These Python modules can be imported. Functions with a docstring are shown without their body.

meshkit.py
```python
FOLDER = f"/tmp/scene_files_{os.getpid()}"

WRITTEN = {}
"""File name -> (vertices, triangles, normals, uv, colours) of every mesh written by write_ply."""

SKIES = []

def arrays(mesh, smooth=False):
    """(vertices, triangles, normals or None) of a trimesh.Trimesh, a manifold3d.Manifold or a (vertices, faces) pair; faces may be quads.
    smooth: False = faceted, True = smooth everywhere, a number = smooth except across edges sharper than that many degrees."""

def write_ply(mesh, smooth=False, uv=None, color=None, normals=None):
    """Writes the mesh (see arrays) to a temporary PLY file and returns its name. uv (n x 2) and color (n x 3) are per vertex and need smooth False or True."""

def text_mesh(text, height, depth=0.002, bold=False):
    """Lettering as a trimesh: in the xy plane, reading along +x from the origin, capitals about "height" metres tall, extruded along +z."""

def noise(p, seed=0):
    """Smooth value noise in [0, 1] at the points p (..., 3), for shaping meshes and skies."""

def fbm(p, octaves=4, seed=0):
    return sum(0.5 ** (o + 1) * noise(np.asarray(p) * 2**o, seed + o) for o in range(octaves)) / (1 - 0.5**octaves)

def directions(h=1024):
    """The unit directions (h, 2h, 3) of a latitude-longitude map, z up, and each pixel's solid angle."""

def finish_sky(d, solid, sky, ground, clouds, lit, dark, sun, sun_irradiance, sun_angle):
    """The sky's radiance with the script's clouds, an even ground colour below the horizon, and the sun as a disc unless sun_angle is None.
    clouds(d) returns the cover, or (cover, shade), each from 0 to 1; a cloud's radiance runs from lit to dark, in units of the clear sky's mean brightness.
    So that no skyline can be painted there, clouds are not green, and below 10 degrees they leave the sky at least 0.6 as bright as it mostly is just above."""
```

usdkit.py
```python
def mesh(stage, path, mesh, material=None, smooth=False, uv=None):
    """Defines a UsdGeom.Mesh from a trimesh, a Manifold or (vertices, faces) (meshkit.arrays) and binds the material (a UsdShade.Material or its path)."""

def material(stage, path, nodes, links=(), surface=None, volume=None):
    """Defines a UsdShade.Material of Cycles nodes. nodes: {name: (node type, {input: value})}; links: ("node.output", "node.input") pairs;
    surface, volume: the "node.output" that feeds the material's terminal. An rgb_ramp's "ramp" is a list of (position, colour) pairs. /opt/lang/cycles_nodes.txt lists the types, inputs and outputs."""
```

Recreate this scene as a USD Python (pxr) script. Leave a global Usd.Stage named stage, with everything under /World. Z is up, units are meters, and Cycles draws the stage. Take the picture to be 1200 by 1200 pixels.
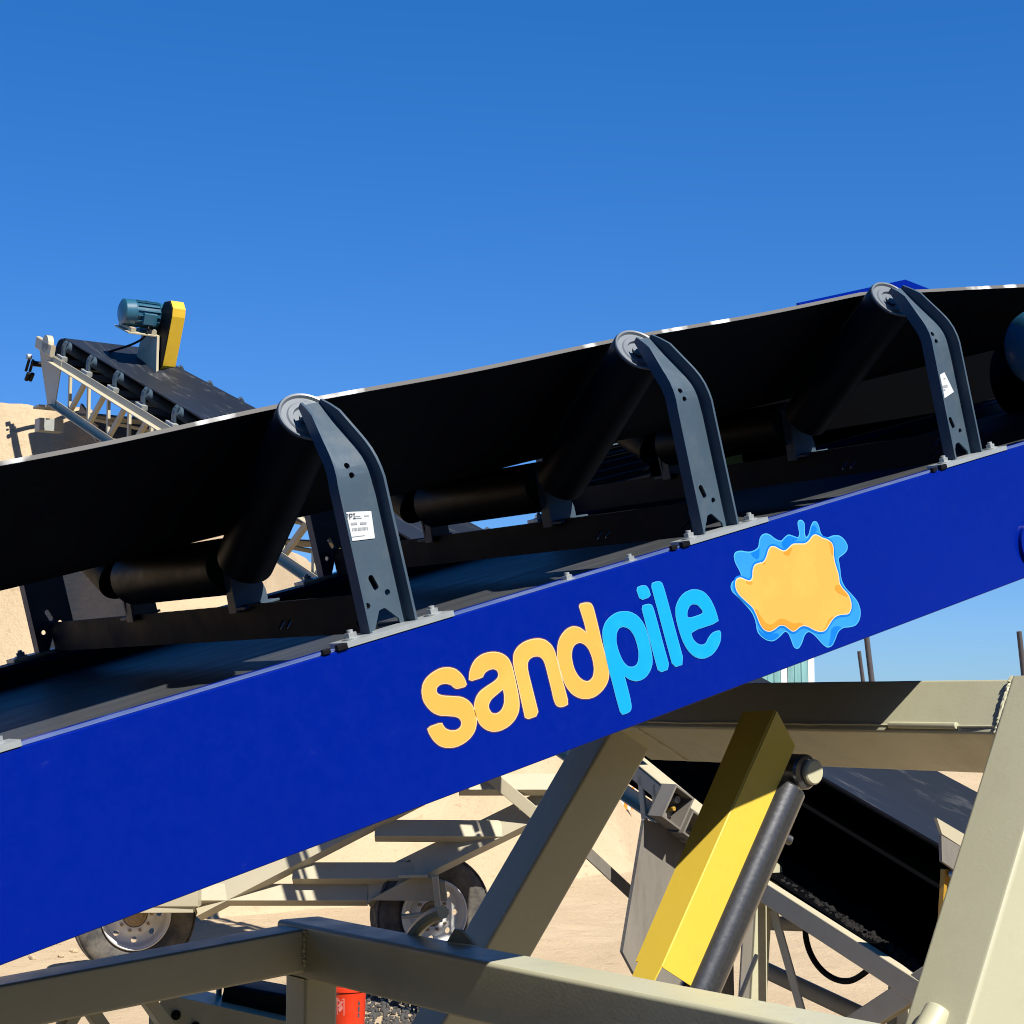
import math, json
import numpy as np
import trimesh
import manifold3d as m3
import shapely
from shapely.geometry import Polygon, box as sbox, Point, LineString
from shapely import affinity
from shapely.ops import unary_union
from pxr import Usd, UsdGeom, UsdLux, UsdShade, Gf, Sdf, Vt
import usdkit
import meshkit

stage = Usd.Stage.CreateInMemory()
UsdGeom.SetStageUpAxis(stage, "Z")
UsdGeom.Xform.Define(stage, "/World")
UsdGeom.Scope.Define(stage, "/World/Looks")

# ------------------------------------------------------------------ camera
EYE = np.array([-1.86892906, -2.85344963, 2.35])
CAM_RIGHT = np.array([0.80044, -0.59941, 0.0])
CAM_DOWN = np.array([0.06461, 0.08628, -0.99417])
CAM_FWD = np.cross(CAM_RIGHT, CAM_DOWN)
CAM_FWD /= np.linalg.norm(CAM_FWD)
CAM_DOWN = np.cross(CAM_FWD, CAM_RIGHT)
cam = UsdGeom.Camera.Define(stage, "/World/camera")
cam.CreateHorizontalApertureAttr(36.0)
cam.CreateVerticalApertureAttr(36.0)
cam.CreateFocalLengthAttr(36.0 * 2050 / 1200)
cam.CreateClippingRangeAttr(Gf.Vec2f(0.05, 5000))
_m = np.eye(4)
_m[0, :3], _m[1, :3], _m[2, :3], _m[3, :3] = CAM_RIGHT, -CAM_DOWN, -CAM_FWD, EYE
cam.AddTransformOp().Set(Gf.Matrix4d(*_m.ravel().tolist()))
cam.CreateExposureAttr(1.15)

# ------------------------------------------------------------------ sky and sun
SUN = np.array([-0.01, -0.66, 0.75])
SUN /= np.linalg.norm(SUN)
SUN_EL, SUN_ROT = math.asin(SUN[2]), math.atan2(SUN[0], SUN[1])
sky = UsdLux.DomeLight.Define(stage, "/World/sky")
sky_m = usdkit.material(stage, "/World/Looks/sky_air", {
    "sky": ("sky_texture", {"sky_type": "single_scattering", "sun_disc": False, "sun_elevation": SUN_EL, "sun_rotation": SUN_ROT,
                            "altitude": 1200.0, "air_density": 1.0, "aerosol_density": 0.15, "ozone_density": 3.0}),
    "hs": ("hsv", {"saturation": 1.38, "value": 1.0}), "tn": ("mix", {"mix_type": "multiply", "fac": 1.0, "color2": (.82, .94, 1.24)}),
    "gm": ("gamma", {"gamma": .67}), "t2": ("mix", {"mix_type": "multiply", "fac": 1.0, "color2": (.70, 1.06, 1.47)}),
    "bg": ("background_shader", {"strength": 0.0622})}, [("sky.color", "hs.color"), ("hs.color", "tn.color1"), ("tn.color", "gm.color"), ("gm.color", "t2.color1"), ("t2.color", "bg.color")], surface="bg.background")
UsdShade.MaterialBindingAPI.Apply(sky.GetPrim()).Bind(sky_m)
sun = UsdLux.DistantLight.Define(stage, "/World/sun")
sun.CreateNormalizeAttr(True)
sun.CreateIntensityAttr(1.25)
sun.CreateAngleAttr(0.5)
sun.CreateColorAttr(Gf.Vec3f(1.0, 0.95, 0.87))
_x = np.cross([0, 0, 1], SUN); _x /= np.linalg.norm(_x)
_y = np.cross(SUN, _x)
_s = np.eye(4); _s[0, :3], _s[1, :3], _s[2, :3] = _x, _y, SUN
sun.AddTransformOp().Set(Gf.Matrix4d(*_s.ravel().tolist()))

# ------------------------------------------------------------------ bookkeeping helpers
_used = {}
def numbered(path):
    n = _used.get(path, -1) + 1
    _used[path] = n
    return path if n == 0 else f"{path}_{n:03d}"
def tag(prim, label=None, cat=None, group=None, kind=None):
    for k, v in (("label", label), ("category", cat), ("group", group), ("kind", kind)):
        if v:
            prim.SetCustomDataByKey(k, v)
    return prim
def thing(name, label, cat, M=None, group=None, kind=None):
    x = UsdGeom.Xform.Define(stage, numbered("/World/" + name))
    if M is not None:
        x.AddTransformOp().Set(Gf.Matrix4d(*np.asarray(M, float).T.ravel().tolist()))
    tag(x.GetPrim(), label, cat, group, kind)
    return x.GetPrim()
def obj(name, mesh, mat, parent=None, smooth=30, label=None):
    base = str(parent.GetPath()) if parent is not None else "/World"
    p = usdkit.mesh(stage, numbered(base + "/" + name), mesh, LOOK[mat], smooth=smooth)
    p.CreateDoubleSidedAttr(True)
    if label:
        p.GetPrim().SetCustomDataByKey("label", label)
    return p.GetPrim()
def solo(name, mesh, mat, label, cat, group=None, kind=None, smooth=30):
    return tag(obj(name, mesh, mat, None, smooth), label, cat, group, kind)

# ------------------------------------------------------------------ mesh helpers
def unit(v):
    v = np.asarray(v, float)
    return v / np.linalg.norm(v)
def frame(o, x, y, z):
    M = np.eye(4)
    M[:3, 0], M[:3, 1], M[:3, 2], M[:3, 3] = x, y, z, o
    return M
def cat(*ms):
    ms = [m for m in (ms[0] if len(ms) == 1 and isinstance(ms[0], (list, tuple)) else ms)]
    return trimesh.util.concatenate(ms)
def ext(poly, depth, o=(0, 0, 0), x=(1, 0, 0), y=(0, 1, 0)):
    """Extrudes a polygon drawn in the axes x, y at o along x cross y."""
    x, y = unit(x), unit(y)
    gs = list(getattr(poly, "geoms", [poly]))
    out = []
    for g in gs:
        m = trimesh.creation.extrude_polygon(g, abs(depth), engine="earcut")
        if depth < 0:
            m.apply_translation([0, 0, depth])
        m.apply_transform(frame(o, x, y, np.cross(x, y)))
        out.append(m)
    return cat(out)
def rrect(w, h, r=0.006, q=3):
    r = min(r, w * .45, h * .45)
    return sbox(-w / 2 + r, -h / 2 + r, w / 2 - r, h / 2 - r).buffer(r, quad_segs=q)
def beam(p0, p1, w, h, side, r=0.006, off=(0, 0)):
    """Box section from p0 to p1; w along side, h across it."""
    p0, p1 = np.asarray(p0, float), np.asarray(p1, float)
    z = unit(p1 - p0); x = np.asarray(side, float); x = unit(x - z * (x @ z)); y = np.cross(z, x)
    return ext(affinity.translate(rrect(w, h, r), *off), np.linalg.norm(p1 - p0), p0, x, y)
def section(poly, p0, p1, side):
    p0, p1 = np.asarray(p0, float), np.asarray(p1, float)
    z = unit(p1 - p0); x = np.asarray(side, float); x = unit(x - z * (x @ z)); y = np.cross(z, x)
    return ext(poly, np.linalg.norm(p1 - p0), p0, x, y)
def angle_poly(a, b, t):
    return Polygon([(0, 0), (a, 0), (a, t), (t, t), (t, b), (0, b)])
def chan_poly(w, f, t):
    """C section: web along y (w), flanges along +x (f)."""
    return Polygon([(0, -w/2), (f, -w/2), (f, -w/2+t), (t, -w/2+t), (t, w/2-t), (f, w/2-t), (f, w/2), (0, w/2)])
def tube(p0, p1, r, n=20, r2=None):
    p0, p1 = np.asarray(p0, float), np.asarray(p1, float)
    z = unit(p1 - p0); x = unit(np.cross(z, [0.3, 0.1, 1] if abs(z[2]) < .9 else [1, 0, 0])); y = np.cross(z, x)
    h = np.linalg.norm(p1 - p0); c = min(r * .12, h * .2); r2 = r if r2 is None else r2
    return lathe([(0, 0), (r - c, 0), (r, c), (r2, h - c), (r2 - c, h), (0, h)], p0, z, n)
def lathe(prof, o, axis, n=28):
    prof = np.asarray(prof, float); z = unit(axis)
    x = unit(np.cross(z, [0.31, 0.12, 1] if abs(z[2]) < .9 else [1, 0.1, 0])); y = np.cross(z, x)
    t = np.linspace(0, 2 * np.pi, n, endpoint=False)
    v = np.stack([prof[:, None, 0] * np.cos(t), prof[:, None, 0] * np.sin(t), np.repeat(prof[:, 1][:, None], n, 1)], -1)
    f = []
    for i in range(len(prof) - 1):
        for k in range(n):
            a, b = i * n + k, i * n + (k + 1) % n
            f += [(a, b, b + n), (a, b + n, a + n)]
    m = trimesh.Trimesh(v.reshape(-1, 3), f, process=False)
    m.merge_vertices(); m.update_faces(m.nondegenerate_faces()); m.remove_unreferenced_vertices()
    m.apply_transform(frame(o, x, y, z))
    return m
def pipe(pts, r, n=10):
    pts = np.asarray(pts, float); T = np.gradient(pts, axis=0); T /= np.linalg.norm(T, axis=1)[:, None]
    ref = np.array([0.2, 0.3, 1.0]); vs = []
    for p, t in zip(pts, T):
        x = unit(np.cross(t, ref)); y = np.cross(t, x); a = np.linspace(0, 2*np.pi, n, endpoint=False)
        vs.append(p + r * (np.cos(a)[:, None] * x + np.sin(a)[:, None] * y))
    v = np.concatenate(vs + [[pts[0]], [pts[-1]]]); f = []; N = len(pts)
    for i in range(N - 1):
        for k in range(n):
            a, b = i*n+k, i*n+(k+1) % n
            f += [(a, b, b+n), (a, b+n, a+n)]
    for k in range(n):
        f += [(N*n, (k+1) % n, k), (N*n+1, (N-1)*n+k, (N-1)*n+(k+1) % n)]
    return trimesh.Trimesh(v, f, process=False)
def curve(pts, n=24):
    from scipy.interpolate import CubicSpline
    pts = np.asarray(pts, float); s = np.r_[0, np.cumsum(np.linalg.norm(np.diff(pts, axis=0), axis=1))]
    return CubicSpline(s, pts)(np.linspace(0, s[-1], n))
def hexbolt(o, axis, r=0.012, h=0.009, washer=True):
    o = np.asarray(o, float); z = unit(axis)
    x = unit(np.cross(z, [0.3, 0.2, 1] if abs(z[2]) < .9 else [1, 0.2, 0])); y = np.cross(z, x)
    hx = Polygon([(r*math.cos(k*math.pi/3), r*math.sin(k*math.pi/3)) for k in range(6)])
    ms = [ext(hx, h, o + z * .003, x, y), ext(Point(0, 0).buffer(r*.5, quad_segs=4), .006, o + z * (h + .0028), x, y)]
    if washer:
        ms.append(ext(Point(0, 0).buffer(r*1.45, quad_segs=6), .003, o, x, y))
    return cat(ms)
def to_man(m):
    m = m.copy(); m.merge_vertices()
    return m3.Manifold(m3.Mesh(np.asarray(m.vertices, np.float32), np.asarray(m.faces, np.uint32)))
def from_man(M):
    q = M.to_mesh(); return trimesh.Trimesh(q.vert_properties[:, :3], q.tri_verts, process=False)
def cut(m, *tools):
    A = to_man(m)
    if A.volume() < 0 or A.is_empty():
        m = m.copy(); m.invert(); A = to_man(m)
    if A.is_empty():
        return m
    for t in tools:
        B = to_man(t)
        if B.volume() < 0 or B.is_empty():
            t = t.copy(); t.invert(); B = to_man(t)
        A = A - B
    return from_man(A)

# ------------------------------------------------------------------ materials
LOOK = {}
def paint(name, col, rough=.45, metal=0., var=.10, vs=3., dirt=None, damt=.25, ds=6., spec=.5, coat=0., bump=.06, bs=120., stretch=(1, 1, 1), dlo=.5, dhi=.75, rvar=.12):
    col = np.array(col, float); dirt = np.array(col * 1.5 + .02 if dirt is None else dirt, float)
    col, dirt = col * .77, dirt * .77
    nodes = {
        "g": ("geometry", {}), "mp": ("mapping", {"scale": stretch}),
        "n1": ("noise_texture", {"scale": vs, "detail": 5.0, "roughness": .6}),
        "r1": ("rgb_ramp", {"ramp": [(.25, tuple(col * (1 - var))), (.75, tuple(np.minimum(col * (1 + var), .95)))]}),
        "n2": ("noise_texture", {"scale": ds, "detail": 9.0, "roughness": .72}),
        "r2": ("rgb_ramp", {"ramp": [(dlo, (0, 0, 0)), (dhi, (damt,) * 3)]}),
        "mx": ("mix", {"color2": tuple(dirt)}),
        "r3": ("map_range", {"from_min": .3, "from_max": .7, "to_min": max(rough - rvar, .03), "to_max": min(rough + rvar, 1)}),
        "n3": ("noise_texture", {"scale": bs, "detail": 3.0}),
        "b": ("bump", {"strength": bump, "distance": .004}),
        "p": ("principled_bsdf", {"metallic": metal, "specular_ior_level": spec, "coat_weight": coat, "coat_roughness": .08})}
    links = [("g.position", "mp.vector"), ("mp.vector", "n1.vector"), ("mp.vector", "n2.vector"), ("mp.vector", "n3.vector"), ("n1.fac", "r1.fac"), ("n2.fac", "r2.fac"), ("r2.color", "mx.fac"),
             ("r1.color", "mx.color1"), ("mx.color", "p.base_color"), ("n2.fac", "r3.value"), ("r3.result", "p.roughness"), ("n3.fac", "b.height"), ("b.normal", "p.normal")]
    LOOK[name] = usdkit.material(stage, "/World/Looks/" + name, nodes, links, surface="p.BSDF")
U_AX = (0.964, 0.0, 0.266)
paint("blue_paint", (.0001, .0100, .205), rough=.27, var=.05, vs=1.6, dirt=(.05, .09, .21), damt=.22, ds=22, dlo=.64, dhi=.80, spec=.12, bump=.03, bs=60)
paint("flange_sheen_paint", (.10, .15, .36), rough=.30, var=.10, vs=6, dirt=(.25, .26, .32), damt=.5, ds=10, spec=.5, bump=.02)  # pale colour stands in for sky glancing off the flange top
paint("blue_steel", (.02, .05, .33), rough=.3, var=.1, spec=.5)
paint("cream_paint", (.435, .42, .285), rough=.38, var=.05, vs=2.2, dirt=(.29, .24, .15), damt=.35, ds=5, bump=.06, dlo=.50, dhi=.8, spec=.4)
paint("cream_far", (.42, .378, .265), rough=.5, var=.07, vs=2, dirt=(.28, .21, .13), damt=.4, ds=4, bump=.0, spec=.3)
paint("weathered_steel", (.17, .155, .13), rough=.55, var=.18, vs=3, dirt=(.08, .06, .04), damt=.6, ds=9, bump=.08, bs=60, stretch=(1, 1, .25))
paint("idler_paint", (.050, .078, .108), rough=.40, var=.10, vs=5, dirt=(.14, .14, .135), damt=.25, ds=16, bump=.05, spec=.18, dlo=.50, dhi=.74)
paint("roll_steel", (.004, .005, .007), rough=.45, var=.2, vs=6, dirt=(.016, .016, .017), damt=.2, ds=15, bump=.03, spec=.12)
paint("rubber", (.0022, .0027, .004), rough=.6, var=.25, vs=4, dirt=(.008, .008, .010), damt=.25, ds=7, bump=.12, bs=80, spec=.10)
paint("belt_far", (.005, .008, .014), rough=.55, var=.3, vs=3, dirt=(.02, .023, .028), damt=.3, ds=5, bump=.1, bs=40, spec=.3)
paint("deck_steel", (.040, .044, .048), rough=.5, var=.22, vs=4, dirt=(.10, .085, .07), damt=.5, ds=8, bump=.08, bs=60, stretch=(.35, 5, 1), spec=.2)
paint("zinc", (.38, .41, .41), rough=.4, metal=.4, var=.12, vs=12, dirt=(.2, .2, .19), damt=.35, ds=25, bump=.05)
paint("black_plastic", (.005, .005, .006), rough=.5, dirt=(.010, .010, .010), spec=.12)
paint("yellow_paint", (.64, .455, .052), rough=.40, var=.04, vs=4, dirt=(.42, .27, .03), damt=.3, ds=14, dlo=.55, dhi=.8, bump=.04, spec=.4)
paint("yellow_far", (.58, .37, .015), rough=.5, var=.05)
paint("ochre_paint", (.36, .21, .02), rough=.5, var=.08)
paint("cylinder_steel", (.040, .040, .041), rough=.30, metal=.3, var=.10, vs=30, dirt=(.08, .078, .07), damt=.3, ds=90, bump=.04, bs=200, rvar=.05, spec=.7, coat=.5)
paint("motor_teal", (.012, .085, .14), rough=.38, var=.12, vs=8, coat=.2)
paint("white_paint", (.68, .68, .66), rough=.4, var=.04, dirt=(.4, .34, .26), damt=.3)
paint("grey_box", (.27, .285, .27), rough=.5, var=.06)
paint("orange_plastic", (.62, .035, .006), rough=.38, var=.05)
paint("pink_print", (.75, .26, .22), rough=.5)
paint("orange_board", (.80, .24, .02), rough=.5)
paint("teal_sheet", (.16, .34, .34), rough=.5, var=.25, vs=2, stretch=(3, 3, .4))
paint("pale_blue", (.08, .30, .55), rough=.5)
paint("pole_wood", (.05, .045, .05), rough=.8, var=.2)
paint("letter_yellow", (.68, .345, .062), rough=.45, var=.02, bump=.0, spec=.3)
paint("letter_cream", (.70, .52, .29), rough=.45, var=.02, bump=.0, spec=.3)
paint("letter_cyan", (.004, .30, .68), rough=.45, var=.02, bump=.0, spec=.2)
paint("cyan_rim", (.07, .38, .68), rough=.45, var=.02, bump=.0, spec=.2)
paint("splash_light", (.022, .235, .66), rough=.45, var=.03, bump=.0, spec=.2)
paint("splash_dark", (.002, .15, .55), rough=.45, var=.03, bump=.0, spec=.2)
paint("blob_shade", (.66, .25, .02), rough=.45, var=.03, bump=.0, spec=.3)
paint("brown_line", (.10, .03, .05), rough=.5, bump=.0)
paint("sticker_white", (.58, .61, .62), rough=.4, var=.02, bump=.0)
paint("print_black", (.05, .06, .07), rough=.5, bump=.0)
paint("print_grey", (.28, .30, .32), rough=.5, bump=.0)
paint("gravel", (.05, .047, .043), rough=.9, var=.5, vs=14)
# belt edge: raw grey rubber with bright chalky scuffs along it
LOOK["belt_edge"] = usdkit.material(stage, "/World/Looks/belt_edge", {
    "g": ("geometry", {}), "mp": ("mapping", {"scale": (5.5, 2.0, 2.0)}),
    "n": ("noise_texture", {"scale": 1.0, "detail": 3.0, "roughness": .55}),
    "r": ("rgb_ramp", {"ramp": [(.0, (.05, .05, .05)), (.53, (.055, .052, .048)), (.60, (.50, .50, .49)), (1, (.52, .52, .51))]}),
    "p": ("principled_bsdf", {"roughness": .7})},
    [("g.position", "mp.vector"), ("mp.vector", "n.vector"), ("n.fac", "r.fac"), ("r.color", "p.base_color")], surface="p.BSDF")
# dusty belt top: streaks of pale sand along the running direction
LOOK["dusty_belt"] = usdkit.material(stage, "/World/Looks/dusty_belt", {
    "g": ("geometry", {}), "mp": ("mapping", {"scale": (7, .8, .8), "rotation": (0, 0, .04)}),
    "n": ("noise_texture", {"scale": 1.6, "detail": 9.0, "roughness": .7}),
    "n2": ("noise_texture", {"scale": 30, "detail": 4.0}),
    "r": ("rgb_ramp", {"ramp": [(.0, (.006, .009, .015)), (.55, (.009, .012, .018)), (.63, (.035, .037, .04)), (.74, (.24, .23, .22))]}),
    "b": ("bump", {"strength": .2, "distance": .004}),
    "p": ("principled_bsdf", {"roughness": .55, "specular_ior_level": .22})},
    [("g.position", "mp.vector"), ("mp.vector", "n.vector"), ("g.position", "n2.vector"), ("n.fac", "r.fac"), ("r.color", "p.base_color"), ("n2.fac", "b.height"), ("b.normal", "p.normal")], surface="p.BSDF")
# tyre: dusty black
paint("tyre_rubber", (.022, .022, .022), rough=.75, var=.3, vs=6, dirt=(.16, .14, .11), damt=.8, ds=5, bump=.2, bs=50, dlo=.40, dhi=.65)
# sand
LOOK["sand"] = usdkit.material(stage, "/World/Looks/sand", {
    "g": ("geometry", {}),
    "n1": ("noise_texture", {"scale": .5, "detail": 6.0, "roughness": .6}),
    "r1": ("rgb_ramp", {"ramp": [(.3, (.325, .248, .155)), (.7, (.37, .288, .187))]}),
    "mp": ("mapping", {"scale": (1.0, 1.0, 2.2)}),
    "n2": ("noise_texture", {"scale": 5.0, "detail": 9.0, "roughness": .75}),
    "r2": ("rgb_ramp", {"ramp": [(.56, (0, 0, 0)), (.70, (.6, .6, .6))]}),
    "mx": ("mix", {"color2": (.17, .115, .068)}),
    "n3": ("noise_texture", {"scale": 14, "detail": 8.0, "roughness": .7}),
    "b": ("bump", {"strength": .55, "distance": .05}),
    "p": ("principled_bsdf", {"roughness": .95, "specular_ior_level": .1})},
    [("g.position", "n1.vector"), ("g.position", "mp.vector"), ("mp.vector", "n2.vector"), ("g.position", "n3.vector"), ("n1.fac", "r1.fac"), ("n2.fac", "r2.fac"), ("r2.color", "mx.fac"), ("r1.color", "mx.color1"),
     ("mx.color", "p.base_color"), ("n3.fac", "b.height"), ("b.normal", "p.normal")], surface="p.BSDF")

# ------------------------------------------------------------------ ground: sand floor rising to a steep sand bank on the left, plus an added bank behind the camera
GX, GY = unit([CAM_RIGHT[0], CAM_RIGHT[1], 0]), unit([CAM_FWD[0], CAM_FWD[1], 0])
def ground_xy(r, q):
    return EYE[0] + r * GX[0] + q * GY[0], EYE[1] + r * GX[1] + q * GY[1]
BANK_R = [-60, -20, -5.45, -5.15, -4.7, -3.6, -2.2, -0.8, 0.3, 1.6, 3.0, 5.0, 9.0, 60]
BANK_H = [7.0, 6.35, 6.08, 5.7, 4.4, 3.75, 3.3, 2.7, 1.9, 1.12, .85, .6, .6, .9]
BANK_Q = [17.8, 18.0, 18.5, 18.55, 18.7, 19.4, 20.6, 22.0, 23.2, 24.5, 30, 40, 45, 50]
BANK_W = [3.6, 3.4, 3.4, 3.35, 3.2, 3.0, 2.6, 2.0, 2.2, 3.0, 4, 5, 6, 8]
def ground_z(r, q):
    h, q0, w = np.interp(r, BANK_R, BANK_H), np.interp(r, BANK_R, BANK_Q), np.interp(r, BANK_R, BANK_W)
    p = np.stack([r, q, np.zeros_like(r)], -1)
    q0 = q0 + .5 * (meshkit.fbm(p * [.9, .3, 1], 3, 5) - .5)
    t = np.clip((q - q0) / w, 0, 1)
    s = t ** .8 * (1 - .25 * (1 - t))
    z = h * s
    tb = np.clip((-6.5 - .8 * meshkit.fbm(p * [.25, 0, 1], 3, 31) - q) / 3.6, 0, 1)
    z = z + 7.2 * tb ** .9  # added unseen bank behind the camera, blocks low sky to deepen shade
    z = z + .10 * (meshkit.fbm(p * .6, 3, 1) - .5) + .035 * (meshkit.fbm(p * 4, 3, 2) - .5)
    z = z + s * (1 - t * .7) * .18 * (meshkit.fbm(np.stack([r * 3.2, z * 1.2, q * .3], -1), 4, 8) - .5)
    z = z + .35 * t * (meshkit.fbm(p * [.8, .8, 1], 4, 9) - .5)
    return z
def build_ground():
    r = np.unique(np.r_[np.linspace(-900, -60, 12), np.linspace(-60, -10, 40), np.linspace(-10, 10, 260), np.linspace(10, 60, 40), np.linspace(60, 900, 12)])
    q = np.unique(np.r_[np.linspace(-200, -12, 10), np.linspace(-12, 17.0, 150), np.linspace(17.0, 26, 190), np.linspace(26, 60, 60), np.linspace(60, 1800, 24)])
    R, Q = np.meshgrid(r, q, indexing="ij")
    Z = ground_z(R, Q)
    X, Y = ground_xy(R, Q)
    v = np.stack([X, Y, Z], -1).reshape(-1, 3)
    i = np.arange(len(r) * len(q)).reshape(len(r), len(q))
    f = np.stack([i[:-1, :-1], i[1:, :-1], i[1:, 1:], i[:-1, 1:]], -1).reshape(-1, 4)
    return v, f
obj_ground = usdkit.mesh(stage, "/World/ground", build_ground(), LOOK["sand"], smooth=True)
tag(obj_ground.GetPrim(), "pale sand floor of the pit with a steep sand bank behind the conveyors", "ground", kind="structure")
LOOK["added_yard_gravel"] = None
def build_added_yard():
    """Dark gravel sheet added and shaped to cut bounced light, mostly out of view."""
    r = np.linspace(-45, 45, 181); q = np.linspace(-6.2, 15.5, 110)
    R, Q = np.meshgrid(r, q, indexing="ij")
    edge = 11.6 + 2.0 * np.exp(-((R + .6) / 1.1) ** 2) + 1.6 * (meshkit.fbm(np.stack([R * .5, R * 0, R * 0], -1), 4, 21) - .5)
    X, Y = ground_xy(R, Q)
    wob = .8 * (meshkit.fbm(np.stack([Y * .7, X * .7, X * 0], -1), 4, 22) - .5)
    Z = ground_z(R, Q) + np.where((Q < edge) & ((X < .15 + wob) | (Y > 5.5) & (X < 5.7) | (Y < -1.0 + wob)), .012, -.03)
    i = np.arange(Z.size).reshape(Z.shape)
    f = np.stack([i[:-1, :-1], i[1:, :-1], i[1:, 1:], i[:-1, 1:]], -1).reshape(-1, 4)
    return np.stack([X, Y, Z], -1).reshape(-1, 3), f
paint("added_yard_gravel", (.085, .072, .055), rough=.92, var=.45, vs=18, dirt=(.18, .14, .09), damt=.5, ds=3, bump=.4, bs=45, spec=.15)  # dark ground tone added to weaken light bounced onto the frame
tag(usdkit.mesh(stage, "/World/added_yard", build_added_yard(), LOOK["added_yard_gravel"], smooth=True).GetPrim(), "dark gravel sheet added under the blue conveyor to cut bounced light, mostly out of view", "ground", kind="structure")
def gz(x, y):
    d = np.array([x, y]) - EYE[:2]
    return float(ground_z(np.array([d @ GX[:2]]), np.array([d @ GY[:2]]))[0])

# ------------------------------------------------------------------ main blue conveyor (local axes: u up the slope, v across and away, w off the deck)
TH = math.radians(15.42782)
MC = np.eye(4)
MC[:3, 0] = [math.cos(TH), 0, math.sin(TH)]
MC[:3, 1] = [0, 1, 0]
MC[:3, 2] = [-math.sin(TH), 0, math.cos(TH)]
MC[:3, 3] = [0, 0, 2.48399]
conv = thing("stacker_conveyor", "blue inclined belt conveyor with yellow and cyan lettering on its side beam", "conveyor", MC)
U0, U1, WID, HB = -7.2, 4.4, 1.74, 0.337
def along_u(poly, u0=U0, u1=U1):
    return ext(poly, u1 - u0, (u0, 0, 0), (0, 1, 0), (0, 0, 1))
def beam_poly(flip=False):
    p = Polygon([(0, 0), (.088, 0), (.088, -.011), (.009, -.013), (.009, -HB + .013), (.088, -HB + .011), (.088, -HB), (0, -HB)])
    p = p.buffer(-.003).buffer(.003, quad_segs=3)
    return affinity.translate(affinity.scale(p, -1, 1, origin=(0, 0)), WID, 0) if flip else p
side_beam = obj("side_beam", along_u(beam_poly()), "blue_paint", conv)
far_beam = obj("side_beam", along_u(beam_poly(True)), "blue_paint", conv)
obj("deck_pan", along_u(sbox(.03, -.060, WID - .03, -.055), U0, U1), "deck_steel", conv)
obj("shade_strip", along_u(sbox(WID - .100, -.052, WID - .094, -.014), U0, U1), "roll_steel", conv)  # black strip added to paint shade on the far beam's inner side
obj("shade_strip", along_u(sbox(WID - .094, .0015, WID - .012, .003), U0, U1), "roll_steel", conv)  # black cover painting shade over the far flange top
obj("flange_sheen", along_u(sbox(.006, .0008, .05, .0022), U0, U1), "flange_sheen_paint", side_beam)  # thin strip that carries the painted sky reflection
for u in (-5.5, -3.2, -.9, 1.4, 3.7):
    obj("cross_member", beam((u, .012, -.22), (u, WID - .012, -.22), .10, .12, (1, 0, 0)), "blue_paint", conv)

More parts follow.
